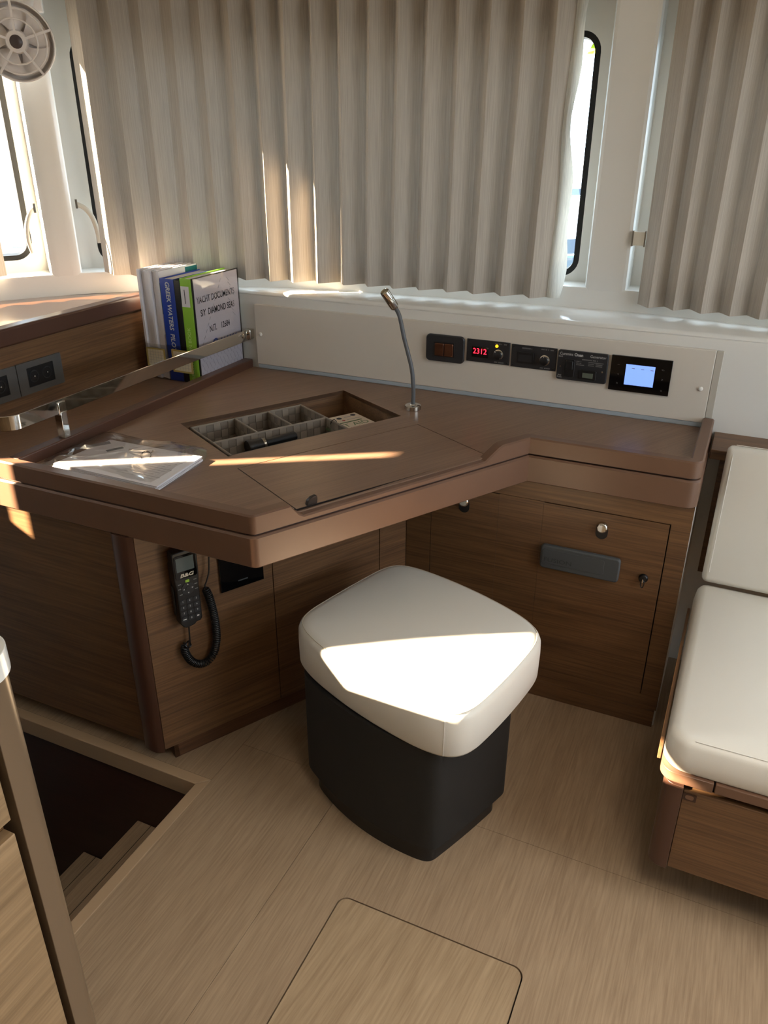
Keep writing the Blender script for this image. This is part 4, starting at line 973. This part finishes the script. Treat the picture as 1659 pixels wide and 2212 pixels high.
# loose cable tie over the basket rim
q0 = P(722, 911, z=.727); tb_, nb_ = dt(718, 914, .722)
cb = [Vector(dq(bt1, nb_ + .0, .7295)) + V3(DV * math.sin(a) * .010 + DN * math.cos(a) * .012, .004 * math.sin(2 * a) - .002) for a in [2 * math.pi * k / 24 for k in range(24)]]
cb = [Vector(dq(bt1 - .004, nb_ - .012, .715)), Vector(dq(bt1 - .002, nb_ - .006, .728)), Vector(dq(bt1 + .001, nb_, .7315)), Vector(dq(bt1 + .0045, nb_ + .005, .727)), Vector(dq(bt1 + .006, nb_ + .008, .712)), Vector(dq(bt1 + .007, nb_ + .010, .70))]
tag(obj('cable_loop', tube(cb, .0012, 6), 'black'), 'thin black cord looped over the basket rim', 'cord')
# first aid book
ZBK = .700
b0, b1, b2 = dt(706, 903, ZBK), dt(765, 892, ZBK), dt(806, 917, ZBK)
ft0, ft1, fn0 = bt1 + .010, min(b1[0] + .004, wt1 - .008), max((b0[1] + b1[1]) / 2, wn0 + .004)
fn1 = wn1 - .010
fa_ = thing('first_aid_book', 'cream first aid manual lying in the desk well beside the basket', 'book', dq((ft0 + ft1) / 2, (fn0 + fn1) / 2, ZWB))
fo = Vector(dq(ft0, fn0, ZWB + .001)); eL, eW = dv3 * (ft1 - ft0), dn3 * (fn1 - fn0)
hh = ZBK - ZWB - .001
obj('pages', fbox(fo + dv3 * .001 + dn3 * .001 + Z * .001, eL - dv3 * .002, eW - dn3 * .002, (0, 0, hh - .0025)), 'paper', fa_)
obj('cover', fbox(fo + Z * (hh - .0015), eL, eW, (0, 0, .0015)), 'skin', fa_); obj('back_cover', fbox(fo, eL, eW, (0, 0, .001)), 'skin', fa_)
lw = (ft1 - ft0)
def ftext(s, ft, fn, size, m, sx=1, align='CENTER'): return text('cover_lettering', s, fo + dv3 * (lw * ft) + dn3 * fn + Z * hh, dv3, -dn3, size, m, fa_, align, sx=sx)
obj('green_bar', fbox(fo + dv3 * (lw * .05) + dn3 * .058 + Z * (hh + .0001), dv3 * (lw * .82), dn3 * .005, (0, 0, .0003)), 'bookgreen', fa_)
ftext('FIRST AID', .93, .085, .034, 'bookgreen', .95, 'RIGHT'); ftext('MANUAL', .93, .118, .036, 'bookred', 1.0, 'RIGHT')
for ft, fn in ((.86, .016), (.44, .022)): obj('round_badge', lathe(fo + dv3 * (lw * ft) + dn3 * fn + Z * hh, Z, [(.008, 0), (.008, .0004), (0, .0004)], 18), 'ink', fa_)
obj('red_cross', fbox(fo + dv3 * (lw * .42) + dn3 * .041 + Z * hh, dv3 * .010, dn3 * .0035, (0, 0, .0004), fbox(fo + dv3 * (lw * .42 + .00325) + dn3 * .0378 + Z * hh, dv3 * .0035, dn3 * .010, (0, 0, .0004))), 'bookred', fa_)
obj('small_print', fbox(fo + dv3 * (lw * .55) + dn3 * .042 + Z * hh, dv3 * lw * .36, dn3 * .002, (0, 0, .0003), fbox(fo + dv3 * (lw * .58) + dn3 * .020 + Z * hh, dv3 * lw * .2, dn3 * .003, (0, 0, .0003))), 'inkgrey', fa_)
# ================================================================== PLASTIC BAG WITH PAPERS
zp = ZD + .014
pq = [P(438, 985, z=zp), P(337, 1051, z=zp), P(112, 1000, z=zp), P(238, 948, z=zp)]
pp_ = [q.xy for q in pq]; pp_[1].y = max(pp_[1].y, 1.155 + LW + .004); pp_[2].y = max(pp_[2].y, 1.155 + LW + .004); pp_[2].x = max(pp_[2].x, -1.452); pp_[3].x = max(pp_[3].x, -1.452)
pk = thing('paper_stack', 'stack of white printed papers inside the clear plastic bag', 'papers', V3(sum((q for q in pp_), Vector((0, 0))) / 4, ZD))
for k in range(4):
    e = [q + Vector((.0015 * math.sin(k * 2.1 + i), .0015 * math.cos(k * 1.7 + i))) for i, q in enumerate(pp_)]
    e = [q + (sum(pp_, Vector((0, 0))) / 4 - q) * .01 for q in e]
    obj('sheet', prism([tuple(q) for q in e], ZD + .0012 + .003 * k, ZD + .0039 + .003 * k), 'paper', pk)
zt_p = ZD + .0130
def pm(fu, fv): return pp_[3].lerp(pp_[0], fu).lerp(pp_[2].lerp(pp_[1], fu), fv)
def pstroke(pts_, wd, m, nm_): return obj(nm_, tube([V3(q, zt_p + .0006) for q in pts_], wd, 6), m, pk)
ink = [P(u, v, z=zt_p).xy for u, v in ((306, 990), (305, 984), (308, 978), (315, 975), (322, 977), (326, 980), (330, 976), (331, 973))]
pstroke(ink, .0016, 'ink', 'pen_mark'); pstroke([P(u, v, z=zt_p).xy for u, v in ((326, 980), (326, 985), (324, 988))], .0012, 'ink', 'pen_mark')
for u0, v0, u1, v1, w_ in ((232, 976, 268, 968, .012), (165, 972, 240, 958, .018)):
    a, b = P(u0, v0, z=zt_p).xy, P(u1, v1, z=zt_p).xy; d = (b - a).normalized(); n = Vector((-d.y, d.x)) * w_
    obj('dark_print', prism([tuple(a), tuple(b), tuple(b + n), tuple(a + n)], zt_p - .0002, zt_p + .0004), mat('dark grey print', (96, 96, 102), rough=.6), pk)
bm = bmesh.new()
for k in range(10):
    a, b = pm(.55 + .02 * (k % 3), .30 + .06 * k), pm(.93 - .03 * (k % 4), .30 + .06 * k); d = (b - a).normalized(); n = Vector((-d.y, d.x)) * .0015
    prism([tuple(a), tuple(b), tuple(b + n), tuple(a + n)], zt_p - .0002, zt_p + .0003, bm)
obj('text_lines', bm, mat('faint print', (186, 182, 186), rough=.7), pk)
# the bag: two crumpled film layers
def film(nm_, zbase, amp, parent, seed):
    ol = [P(u, v, z=ZD + .01).xy for u, v in ((84, 998), (108, 972), (160, 952), (222, 928), (262, 934), (330, 950), (410, 956), (446, 966), (446, 980), (425, 1000), (337, 1056), (300, 1050), (200, 1022), (112, 1003))]
    for q in ol: q.y = max(q.y, 1.155 + LW + .001)
    for q in ol: q.x = max(q.x, -1.4595)
    cen = sum(ol, Vector((0, 0))) / len(ol); bm = bmesh.new(); rows = []; NR = 9
    dense = []
    for i in range(len(ol)):
        for k in range(4): dense.append(ol[i].lerp(ol[(i + 1) % len(ol)], k / 4))
    for r in range(NR + 1):
        f = 1 - r / NR; row = []
        for i, q in enumerate(dense):
            p = cen + (q - cen) * f; nz = noise.noise((p.x * 38, p.y * 38, seed)) * .6 + noise.noise((p.x * 95, p.y * 95, seed + 2)) * .4
            if r == 0: p = p + Vector((nz * .004, nz * .004)); p.y = max(p.y, 1.155 + LW + .001)
            edge = min(1, r / 2.0)
            z = zbase(edge) + abs(nz) * amp * (1.0 if r < 4 else .4); row.append(bm.verts.new(V3(p, z)))
        rows.append(row)
    k = len(dense)
    for A, B in zip(rows[:-1], rows[1:-1]):
        for j in range(k): bm.faces.new((A[j], A[(j + 1) % k], B[(j + 1) % k], B[j]))
    cv = bm.verts.new(V3(cen, zbase(1) + .001))
    for j in range(k): bm.faces.new((rows[-2][j], rows[-2][(j + 1) % k], cv))
    bm.verts.ensure_lookup_table()
    for v in [v for v in bm.verts if not v.link_faces]: bm.verts.remove(v)
    return obj(nm_, bm, 'film', parent, smooth=28)
bag = thing('plastic_bag', 'crumpled clear plastic bag with papers on the desk edge', 'bag', V3(pm(.5, .5), ZD))
film('bag_front', lambda e: ZD + .003 + .0135 * e, .011, bag, 3.0); film('bag_back', lambda e: ZD + .0006, .0002, bag, 8.0)
# ================================================================== RADIO HANDSET, CORD AND BLACK PLATE
D2v, N2v = V3(D2, 0), V3(N2, 0)
hs_c = d3(.068, .020, .501)
hs = thing('radio_handset', 'black radio handset with grey screen hanging under the desk', 'handset', tuple(d3(.068, .002, .400)))
ey = (Z + N2v * .0).normalized(); W_, Hh = .060, .205
tilt = Matrix.Rotation(R(0), 3, N2v)
def hp(x, y, n=0): return hs_c + D2v * x + ey * y + N2v * n
body = [(-.030, .095), (-.027, .101), (.027, .101), (.030, .095), (.030, .03), (.0275, .005), (.0275, -.085), (.022, -.092), (.012, -.092), (.008, -.097), (-.014, -.101), (-.021, -.095), (-.0275, -.085), (-.0275, .005), (-.030, .03)]
obj('cradle', fprism(d3(.068, .0005, .52), D2v, ey, N2v, rrect(.056, .10, .008), .010), 'black', hs, bevel=.002)
obj('handset_body', fprism(hp(0, 0, -.0095), D2v, ey, N2v, body, .026), 'black', hs, bevel=.003, seg=3)
F0 = .0165
obj('screen_bezel', fprism(hp(0, .062, F0), D2v, ey, N2v, rrect(.052, .060, .006), .0012), 'screen', hs, bevel=.0005)
obj('screen', fprism(hp(-.001, .069, F0 + .0012), D2v, ey, N2v, rrect(.042, .035, .001, 2), .0004), 'grscreen', hs)
text('maker_lettering', 'B&G', hp(.0, .040, F0 + .0012), D2v, ey, .0125, mat('silver lettering', (196, 186, 168), rough=.4), hs, shear=.25, sx=1.35, off=.03)
obj('lime_key', fprism(hp(0, .024, F0), D2v, ey, N2v, rrect(.0095, .0065, .001, 2), .0015), 'lime', hs)
obj('nav_pad', lathe(hp(0, .004, F0 - .0005), N2v, [(.016, 0), (.0155, .0018), (.006, .0018), (.0055, .0026), (0, .0027)], 28), 'charcoal', hs)
def tri(x, y, a):
    e = D2v * math.cos(a) + ey * math.sin(a); f_ = -D2v * math.sin(a) + ey * math.cos(a); c = hp(x, y, F0 + .0014)
    return fprism(c, e, f_, N2v, [(.0022, 0), (-.0016, .0018), (-.0016, -.0018)], .0003)
for x, y, a in ((0, .015, 90), (0, -.007, 270), (-.0105, .004, 180), (.0105, .004, 0)): obj('nav_arrow', tri(x, y, R(a)), 'txtw', hs)
bm = bmesh.new()
for x, y in ((-.019, .019), (.019, .022), (-.020, .007), (.020, .010), (-.018, -.008), (.020, -.003)): fprism(hp(x, y, F0), D2v, ey, N2v, [(-.0035, -.0008), (.0035, -.0008), (.0035, .0012), (-.0035, .0012)], .0004, bm)
obj('key_legends', bm, 'txtg', hs, smooth=0)['kind'] = 'stuff'
keys = ['1', '2', '3', '4', '5', '6', '7', '8', '9']
for k in range(12):
    x = (k % 3 - 1) * .0165; y = -.028 - (k // 3) * .0155
    kk = obj('keypad_key', fprism(hp(x, y, F0 - .0003), D2v, ey, N2v, rrect(.0135, .011, .0025, 3), .0012), 'charcoal', hs)
    if k < 9: text('key_digit', keys[k], hp(x, y + .001, F0 + .001), D2v, ey, .0066, 'txtw', kk)
    elif k == 10: text('key_digit', '0', hp(x, y, F0 + .001), D2v, ey, .0066, 'txtw', kk)
    else: obj('key_mark', fprism(hp(x, y, F0 + .001), D2v, ey, N2v, [(-.004, -.001), (.004, -.001), (.004, .001), (-.004, .001)] if k == 9 else rrect(.005, .003, .0005, 2), .0003), 'txtw', kk)
obj('side_grip', fprism(hp(-.0285, -.03, -.004), -N2v, ey, -D2v, rrect(.010, .075, .003, 3), .0022), 'greyrub2', hs)
# coiled cord
cpx = [(452, 1150), (451, 1200), (451, 1235), (446, 1256), (443, 1268), (452, 1290), (460, 1318), (466, 1350), (468, 1380), (463, 1408), (450, 1427), (432, 1434), (414, 1428), (402, 1412), (399, 1398), (406, 1392), (411, 1397), (410, 1380), (408, 1356), (407, 1338)]
off = .016
base = [P(u, v, pl=(A3 + N2 * off, D2)) for u, v in cpx]
dens = []
for i in range(len(base) - 1):
    a, b, c, d = [base[max(0, min(len(base) - 1, j))] for j in (i - 1, i, i + 1, i + 2)]
    for k in range(12):
        t = k / 12; dens.append((.5 * (2 * b + (c - a) * t + (2 * a - 5 * b + 4 * c - d) * t * t + (3 * b - a - 3 * c + d) * t ** 3), i + t))
cl_ = []
L_ = 0; prev = None
for q, tt in dens:
    if prev is not None: L_ += (q - prev).length
    prev = q; cl_.append((q, tt, L_))
coil = []
def at_len(l):
    for (q, t, s), (q2, t2, s2) in zip(cl_, cl_[1:]):
        if s2 >= l: f_ = (l - s) / max(1e-9, s2 - s); return q.lerp(q2, f_), t + (t2 - t) * f_
    return cl_[-1][0], cl_[-1][1]
tot = cl_[-1][2]; N_ = 1100
for i in range(N_ + 1):
    l = tot * i / N_; q, t = at_len(l); q2, _ = at_len(min(tot, l + .002)); q1, _ = at_len(max(0, l - .002)); tg = (q2 - q1).normalized()
    amp_ = .0085 * max(0, min(1, (t - 4) * 3, (15.6 - t) * 3)); s_ = tg.cross(N2v).normalized(); ph = l / .0052 * 2 * math.pi
    coil.append(q + (s_ * math.cos(ph) + N2v * math.sin(ph)) * amp_)
tag(obj('coiled_cord', tube(coil, .0019, 6), 'black'), 'black coiled cable hanging from the radio handset', 'cord')
a, b = P(476, 1277, pl=PL), P(568, 1251, pl=PL); tA_, tB_ = (a.xy - A3).dot(D2), (b.xy - A3).dot(D2)
zb_ = (a.z + b.z) / 2
pt = thing('black_wall_plate', 'square glossy black plate beside the radio handset', 'plate', tuple(d3((tA_ + tB_) / 2, 0, zb_)))
obj('plate', fbox(d3(tA_, .0005, zb_), D2v * (tB_ - tA_), N2v * .006, (0, 0, .11)), 'screen', pt, bevel=.001)
obj('plate_print', fbox(d3((tA_ + tB_) / 2 - .012, .0066, zb_ + .018), D2v * .026, N2v * .0003, (0, 0, .003)), 'greyrub2', pt)
# ================================================================== STOOL
def outline_bulge(cs, bulge, r, n=10):
    pts = []
    for i in range(4):
        a, b = Vector(cs[i]), Vector(cs[(i + 1) % 4]); d = b - a; nn = Vector((d.y, -d.x)).normalized(); bl = bulge[i]
        for k in range(n): t = k / n; pts.append(a + d * t + nn * bl * 4 * t * (1 - t))
    # soften the corners
    dense = []
    for i in range(len(pts)):
        for k in range(4): dense.append(pts[i].lerp(pts[(i + 1) % len(pts)], k / 4))
    m_ = len(dense); win = r
    for _ in range(2): dense = [sum((dense[(i + k) % m_] for k in range(-win, win + 1)), Vector((0, 0))) / (2 * win + 1) for i in range(m_)]
    return dense
def closed_normals(pts):
    k = len(pts); out = []
    for i in range(k):
        d = (pts[(i + 1) % k] - pts[i - 1]).normalized(); out.append(Vector((-d.y, d.x)))
    return out
def ringed(pts, prof, cap_bot=True, dome=0):
    nn = closed_normals(pts); bm = bmesh.new(); rings = []
    for ins, z in prof: rings.append([bm.verts.new(V3(p + n * ins, z)) for p, n in zip(pts, nn)])
    k = len(pts)
    for A, B in zip(rings, rings[1:]):
        for j in range(k): bm.faces.new((A[j], A[(j + 1) % k], B[(j + 1) % k], B[j]))
    if cap_bot: bm.faces.new(rings[0])
    cen = sum(pts, Vector((0, 0))) / k; last = rings[-1]
    for f_ in (.75, .5, .25):
        new = [bm.verts.new(V3(cen + (v.co.xy - cen) * f_ / (1.0 if f_ == .75 else 1) if False else cen + (p + n * prof[-1][0] - cen) * f_, prof[-1][1] + dome * (1 - f_ * f_))) for p, n, v in zip(pts, nn, last)]
        for j in range(k): bm.faces.new((last[j], last[(j + 1) % k], new[(j + 1) % k], new[j]))
        last = new
    c = bm.verts.new(V3(cen, prof[-1][1] + dome))
    for j in range(k): bm.faces.new((last[j], last[(j + 1) % k], c))
    return bm
ZT = .447
sc4 = [P(u, v, z=ZT).xy for u, v in ((993, 1566), (1188, 1360), (855, 1205), (622, 1338))]
cen = sum(sc4, Vector((0, 0))) / 4
stool = thing('leather_stool', 'white leather topped stool with black square base', 'stool', V3(cen, 0))
so_ = outline_bulge(sc4, (.012, .028, .006, .030), 5)
obj('cushion', ringed(so_, [(.012, .338), (.004, .340), (0, .347), (-.001, .40), (0, .428), (.004, .438), (.012, ZT - .003), (.026, ZT)], dome=.006), 'leather', stool, smooth=50)
nnS = closed_normals(so_)
obj('seam', tube([V3(p + n * .0095, ZT - .0042) for p, n in zip(so_, nnS)], .0011, 5, closed=True), mat('leather seam', (196, 186, 166), rough=.5), stool)
corner_i = min(range(len(so_)), key=lambda i: (so_[i] - sc4[0]).length)
for di in (-3,):
    p, n = so_[corner_i + di], nnS[corner_i + di]; obj('side_seam', tube([V3(p - n * .0012, z) for z in (.345, .38, .41, .432)], .0007, 5), 'leather', stool)
b4 = [P(926, 1866, z=0).xy, P(1070, 1745, z=0).xy, None, P(683, 1690, z=0).xy]; b4[2] = b4[1] + b4[3] - b4[0] + Vector((.0, .02))
grow = lambda d: [q + (q - sum(b4, Vector((0, 0))) / 4).normalized() * d for q in b4]
obj('base', ringed(outline_bulge(grow(.024), (.003, .02, .003, .032), 2), [(0, .062), (0, .337)]), 'blackm', stool, smooth=30)
obj('plinth', ringed(outline_bulge(grow(.0), (.003, .02, .003, .030), 2), [(0, 0), (0, .062)]), 'black', stool, smooth=30)
# ================================================================== SETTEE
YF = 1.25
stt = thing('settee', 'walnut settee base with rounded corner post on the right', 'settee', (.8, 1.7, 0))
obj('corner_post', prism(rpoly([(.014, YF), (.052, YF - .002), (.052, YF + .05), (.014, YF + .05)], [.026, .001, .001, .004], 6), .122, .338), 'stain_dark', stt, smooth=50, bevel=.004)
obj('front_panel', box(.053, 2.2, YF + .001, YF + .018, .127, .330), 'wood_x', stt, bevel=.0008)
obj('seat_board', prism(rpoly([(.004, YF - .004), (.100, YF - .004), (.100, 1.86), (.004, 1.86)], [.03, .001, .001, .002], 6), .346, .368), 'stain', stt, bevel=.002)
obj('seat_board', box(.103, 2.2, YF - .004, 1.86, .346, .368), 'stain', stt, bevel=.002)
obj('panel_shadow_gap', box(.02, 2.2, YF + .02, YF + .03, .127, .346), 'gap', stt)
obj('toe_kick', box(.12, 2.2, YF + .25, YF + .26, 0, .14), 'wood_dark', stt)
obj('side_panel', box(-.005, .002, YF + .05, 1.80, .345, .400), 'wood_y', stt, bevel=.001)
ltc = P(1487, 1722, y=YF)
obj('latch_plate', fprism(ltc + Vector((.002, 0, 0)), X, Z, -Y, rrect(.024, .017, .001, 2), .0006), 'wood_dark', stt)
obj('latch_slot', fprism(ltc + Vector((.002, -.0006, 0)), X, Z, -Y, rrect(.015, .010, .004, 3), .0006), 'stain', stt)
# rear shelf behind the back cushion
tag(obj('settee_shelf', box(-.026, 2.2, 2.025, YW - .002, .706, .731), 'wood_x', bevel=.002), 'walnut shelf running along the wall behind the settee cushion', 'shelf')
tag(obj('settee_back_board', box(.0, 2.2, 2.075, 2.095, .36, .705), 'wood_x'), 'walnut back board of the settee under the shelf', 'board')
def cushion(name, pts8, label, cat, bev, seams=()):
    bm = bmesh.new(); vs = [bm.verts.new(p) for p in pts8]
    for f in ((0, 1, 2, 3), (4, 5, 6, 7), (0, 1, 5, 4), (1, 2, 6, 5), (2, 3, 7, 6), (3, 0, 4, 7)): bm.faces.new([vs[i] for i in f])
    bmesh.ops.recalc_face_normals(bm, faces=bm.faces)
    bmesh.ops.bevel(bm, geom=bm.edges[:], offset=bev, segments=4, profile=.5, affect='EDGES')
    return tag(obj(name, bm, 'leather', smooth=60), label, cat)
zs0, zs1 = .369, .440
bm = bmesh.new()
ol = rpoly([(.004, YF), (1.5, YF), (1.5, 1.88), (.004, 1.88)], [.045, .02, .02, .03], 8)
ol = [Vector(q) for q in ol]
sc2 = obj('seat_cushion', ringed(ol, [(-.004, zs0), (0 + .000, zs0 + .006), (-.002, zs0 + .03), (.003, zs1 - .014), (.012, zs1 - .004), (.028, zs1)][::1] if False else [(.004, zs0), (0, zs0 + .006), (0, zs0 + .03), (.004, zs1 - .014), (.010, zs1 - .005), (.024, zs1)], dome=.004), 'leather', smooth=50)
tag(sc2, 'white leather seat cushion lying on the settee base', 'cushion')
obj('seam', tube([Vector((.055, YF + .014, zs1 - .002)), Vector((.6, YF + .014, zs1 - .002)), Vector((1.45, YF + .014, zs1 - .002))], .0011, 6), 'leather', sc2)
fy0, fz0, fy1, fz1 = 1.852, .452, 1.955, .790
zc = P(1584, 963, y=fy1).z; zbk = P(1515, 1256, y=fy0).z
fz0, fz1 = zbk, zc
nb = Vector((0, fz1 - fz0, -(fy1 - fy0))).normalized() * .066
pts8 = [(.012, fy0, fz0), (.9, fy0, fz0), (.9, fy1, fz1), (.012, fy1, fz1)]
pts8 = [Vector(p) for p in pts8] + [Vector(p) + nb for p in pts8]
bc = cushion('back_cushion', pts8, 'white leather back cushion leaning against the settee back', 'cushion', .014)
obj('seam', tube([Vector((.026, fy0 + .0, fz0 + .03)) + Vector((0, -.0005, 0)), Vector((.026, fy1 - .006, fz1 - .02))], .001, 6), 'leather', bc)
obj('seam', tube([Vector((.03, fy1 + .006, fz1 + .001)), Vector((.88, fy1 + .006, fz1 + .001))], .001, 6), 'leather', bc)
# ================================================================== GALLEY UNIT
GX, GY = -.660, .474
gu = thing('galley_unit', 'pale oak galley unit with dark corner post and white worktop', 'cabinet', (-1.4, -.3, 0))
top = rpoly([(GX + .013, GY + .006), (-2.38, GY + .006), (-2.38, -1.4), (GX + .013, -1.4)], [.04, .001, .001, .001], 8)
obj('worktop', prism([tuple(q) for q in top], .922, .952), 'gel', gu, bevel=.008, seg=3)
obj('corner_post', prism(rpoly([(GX, GY), (GX - .06, GY), (GX - .06, GY - .040), (GX, GY - .040)], [.02, .001, .001, .001], 8), .0, .922), mat('grey brown metal post', (124, 104, 82), rough=.3, metal=.25), gu, smooth=50)
zg0, zg1 = P(25, 1800, x=GX - .004).z - .004, P(25, 1777, x=GX - .004).z + .004
for z0, z1 in ((.02, zg0), (zg1, .895)): obj('drawer_front', box(GX - .022, GX - .004, -.20, GY - .048, z0, z1), 'oak_galley', gu, bevel=.001)
obj('finger_groove', box(GX - .04, GX - .022, -.20, GY - .048, zg0 - .03, zg1 + .03), mat('groove timber', (110, 78, 42), rough=.5), gu)
for z0, z1 in ((.02, .895),): obj('drawer_front', box(GX - .022, GX - .004, -1.4, -.203, z0, z1), 'oak_galley', gu, bevel=.001)
obj('carcass', box(-2.36, GX - .042, -1.38, GY - .01, .0, .9), 'wood_dark', gu)
obj('end_panel', box(-2.36, GX - .06, GY - .012, GY - .001, .0, .9), 'oak_galley', gu)
# ================================================================== OUTSIDE: HARBOUR
tag(struct('ground_water', box(-120, 120, -60, 160, -1.9, -1.5), 'sea'), 'harbour water outside', None)
tag(struct('ground_quay', box(-60, 90, 34, 60, -1.5, -.4), 'quay'), 'concrete quay across the harbour', None)
def boat(c, L_, Bm, rot, label, stripe, name='moored_boat'):
    o = thing(name, label, 'boat', tuple(c)); ca, sa = math.cos(rot), math.sin(rot)
    def T(p): return Vector((c[0] + p[0] * ca - p[1] * sa, c[1] + p[0] * sa + p[1] * ca, c[2] + p[2]))
    bm = bmesh.new(); rows = []
    for i in range(13):
        f_ = i / 12; x = -L_ / 2 + L_ * f_; wd = Bm / 2 * (1 - max(0, (f_ - .45) / .55) ** 2.2) * .98 + .02; sh = 1.15 + .45 * f_ ** 2
        rows.append([bm.verts.new(T(q)) for q in ((x, 0, -.2), (x, wd * .75, -.1), (x, wd, .5), (x, wd, sh), (x, 0, sh + .08), (x, -wd, sh), (x, -wd, .5), (x, -wd * .75, -.1))])
    for A, B in zip(rows, rows[1:]):
        for j in range(8): bm.faces.new((A[j], A[(j + 1) % 8], B[(j + 1) % 8], B[j]))
    bm.faces.new(rows[0]); bm.faces.new(rows[-1]); obj('hull', bm, 'hull', o, smooth=30)
    bm = bmesh.new()
    for sgn in (-1, 1):
        for i in range(12):
            f0, f1 = i / 12, (i + 1) / 12; q = []
            for f_ in (f0, f1):
                wd = Bm / 2 * (1 - max(0, (f_ - .45) / .55) ** 2.2) * .98 + .02
                q.append((-L_ / 2 + L_ * f_, sgn * (wd + .012)))
            bm.faces.new([bm.verts.new(T((a_, b_, z_))) for (a_, b_), z_ in ((q[0], .52), (q[1], .52), (q[1], .74), (q[0], .74))])
    obj('stripe', bm, stripe, o)
    cb = [(-L_ * .32, -Bm * .33), (L_ * .12, -Bm * .30), (L_ * .20, 0), (L_ * .12, Bm * .30), (-L_ * .32, Bm * .33)]
    bm = bmesh.new(); lo = [bm.verts.new(T((a_, b_, 1.2))) for a_, b_ in cb]; hi = [bm.verts.new(T((a_ * .86 - .1, b_ * .86, 2.25))) for a_, b_ in cb]
    bm.faces.new(lo); bm.faces.new(hi)
    for i in range(5): bm.faces.new((lo[i], lo[(i + 1) % 5], hi[(i + 1) % 5], hi[i]))
    cab_ = obj('cabin', bm, 'hull', o)
    bm = bmesh.new(); lo = [bm.verts.new(T((a_ * .965 - .03, b_ * .972 * 1.02, 1.55))) for a_, b_ in cb]; hi = [bm.verts.new(T((a_ * .91 - .07, b_ * .91 * 1.02, 1.98))) for a_, b_ in cb]
    for i in range(5): bm.faces.new((lo[i], lo[(i + 1) % 5], hi[(i + 1) % 5], hi[i]))
    obj('cabin_windows', bm, 'tintglass', cab_)
    obj('mast', tube([T((L_ * .05, 0, 2.2)), T((L_ * .05, 0, 9.5))], .06, 8), 'hull', o)
    obj('rail', tube([T((-L_ * .45, -Bm * .47, 1.75)), T((0, -Bm * .48, 1.8)), T((L_ * .4, -Bm * .2, 2.1))], .02, 6), 'chrome', o)
    return o
boat((-3.0, 9.0, -1.5), 11, 3.4, R(8), 'white moored yacht with blue stripe beyond the main window', 'hullblue')
boat((-4.5, 17.0, -1.5), 13, 4.0, R(-6), 'white moored yacht with dark stripe farther across the water', 'tintglass')
boat((-15.0, 6.0, -1.5), 11, 3.6, R(60), 'white moored yacht beyond the side window', 'hullblue')
def tree(c, h, r_, label):
    o = thing('quay_tree', label, 'tree', tuple(c), 'trees on the quay'); c = Vector(c); rnd = random.Random(int(c.x * 10))
    obj('trunk', tube([c, c + Z * h * .5, c + Z * h * .8], [.22, .17, .08], 8), 'trunk', o)
    bm = bmesh.new()
    for k in range(420):
        a, b = rnd.uniform(0, 6.283), math.acos(rnd.uniform(-1, 1)); q = c + Z * h * .72 + Vector((math.cos(a) * math.sin(b) * r_, math.sin(a) * math.sin(b) * r_, math.cos(b) * r_ * .75)) * rnd.uniform(.45, 1.05)
        u = Vector((rnd.uniform(-1, 1), rnd.uniform(-1, 1), rnd.uniform(-1, 1))).normalized() * .45; w_ = u.orthogonal().normalized() * .4
        bm.faces.new([bm.verts.new(q + d_) for d_ in (u, w_, -u, -w_)])
    obj('crown', bm, 'leaf', o, smooth=0)
for k, (x, y, h, r_) in enumerate(((-12, 37, 6, 2.6), (-5.5, 39, 7, 2.6), (1.0, 38, 5.5, 2.4), (-19, 40, 7, 2.8))): tree((x, y, -.4), h, r_, 'yellow green tree on the far quay')
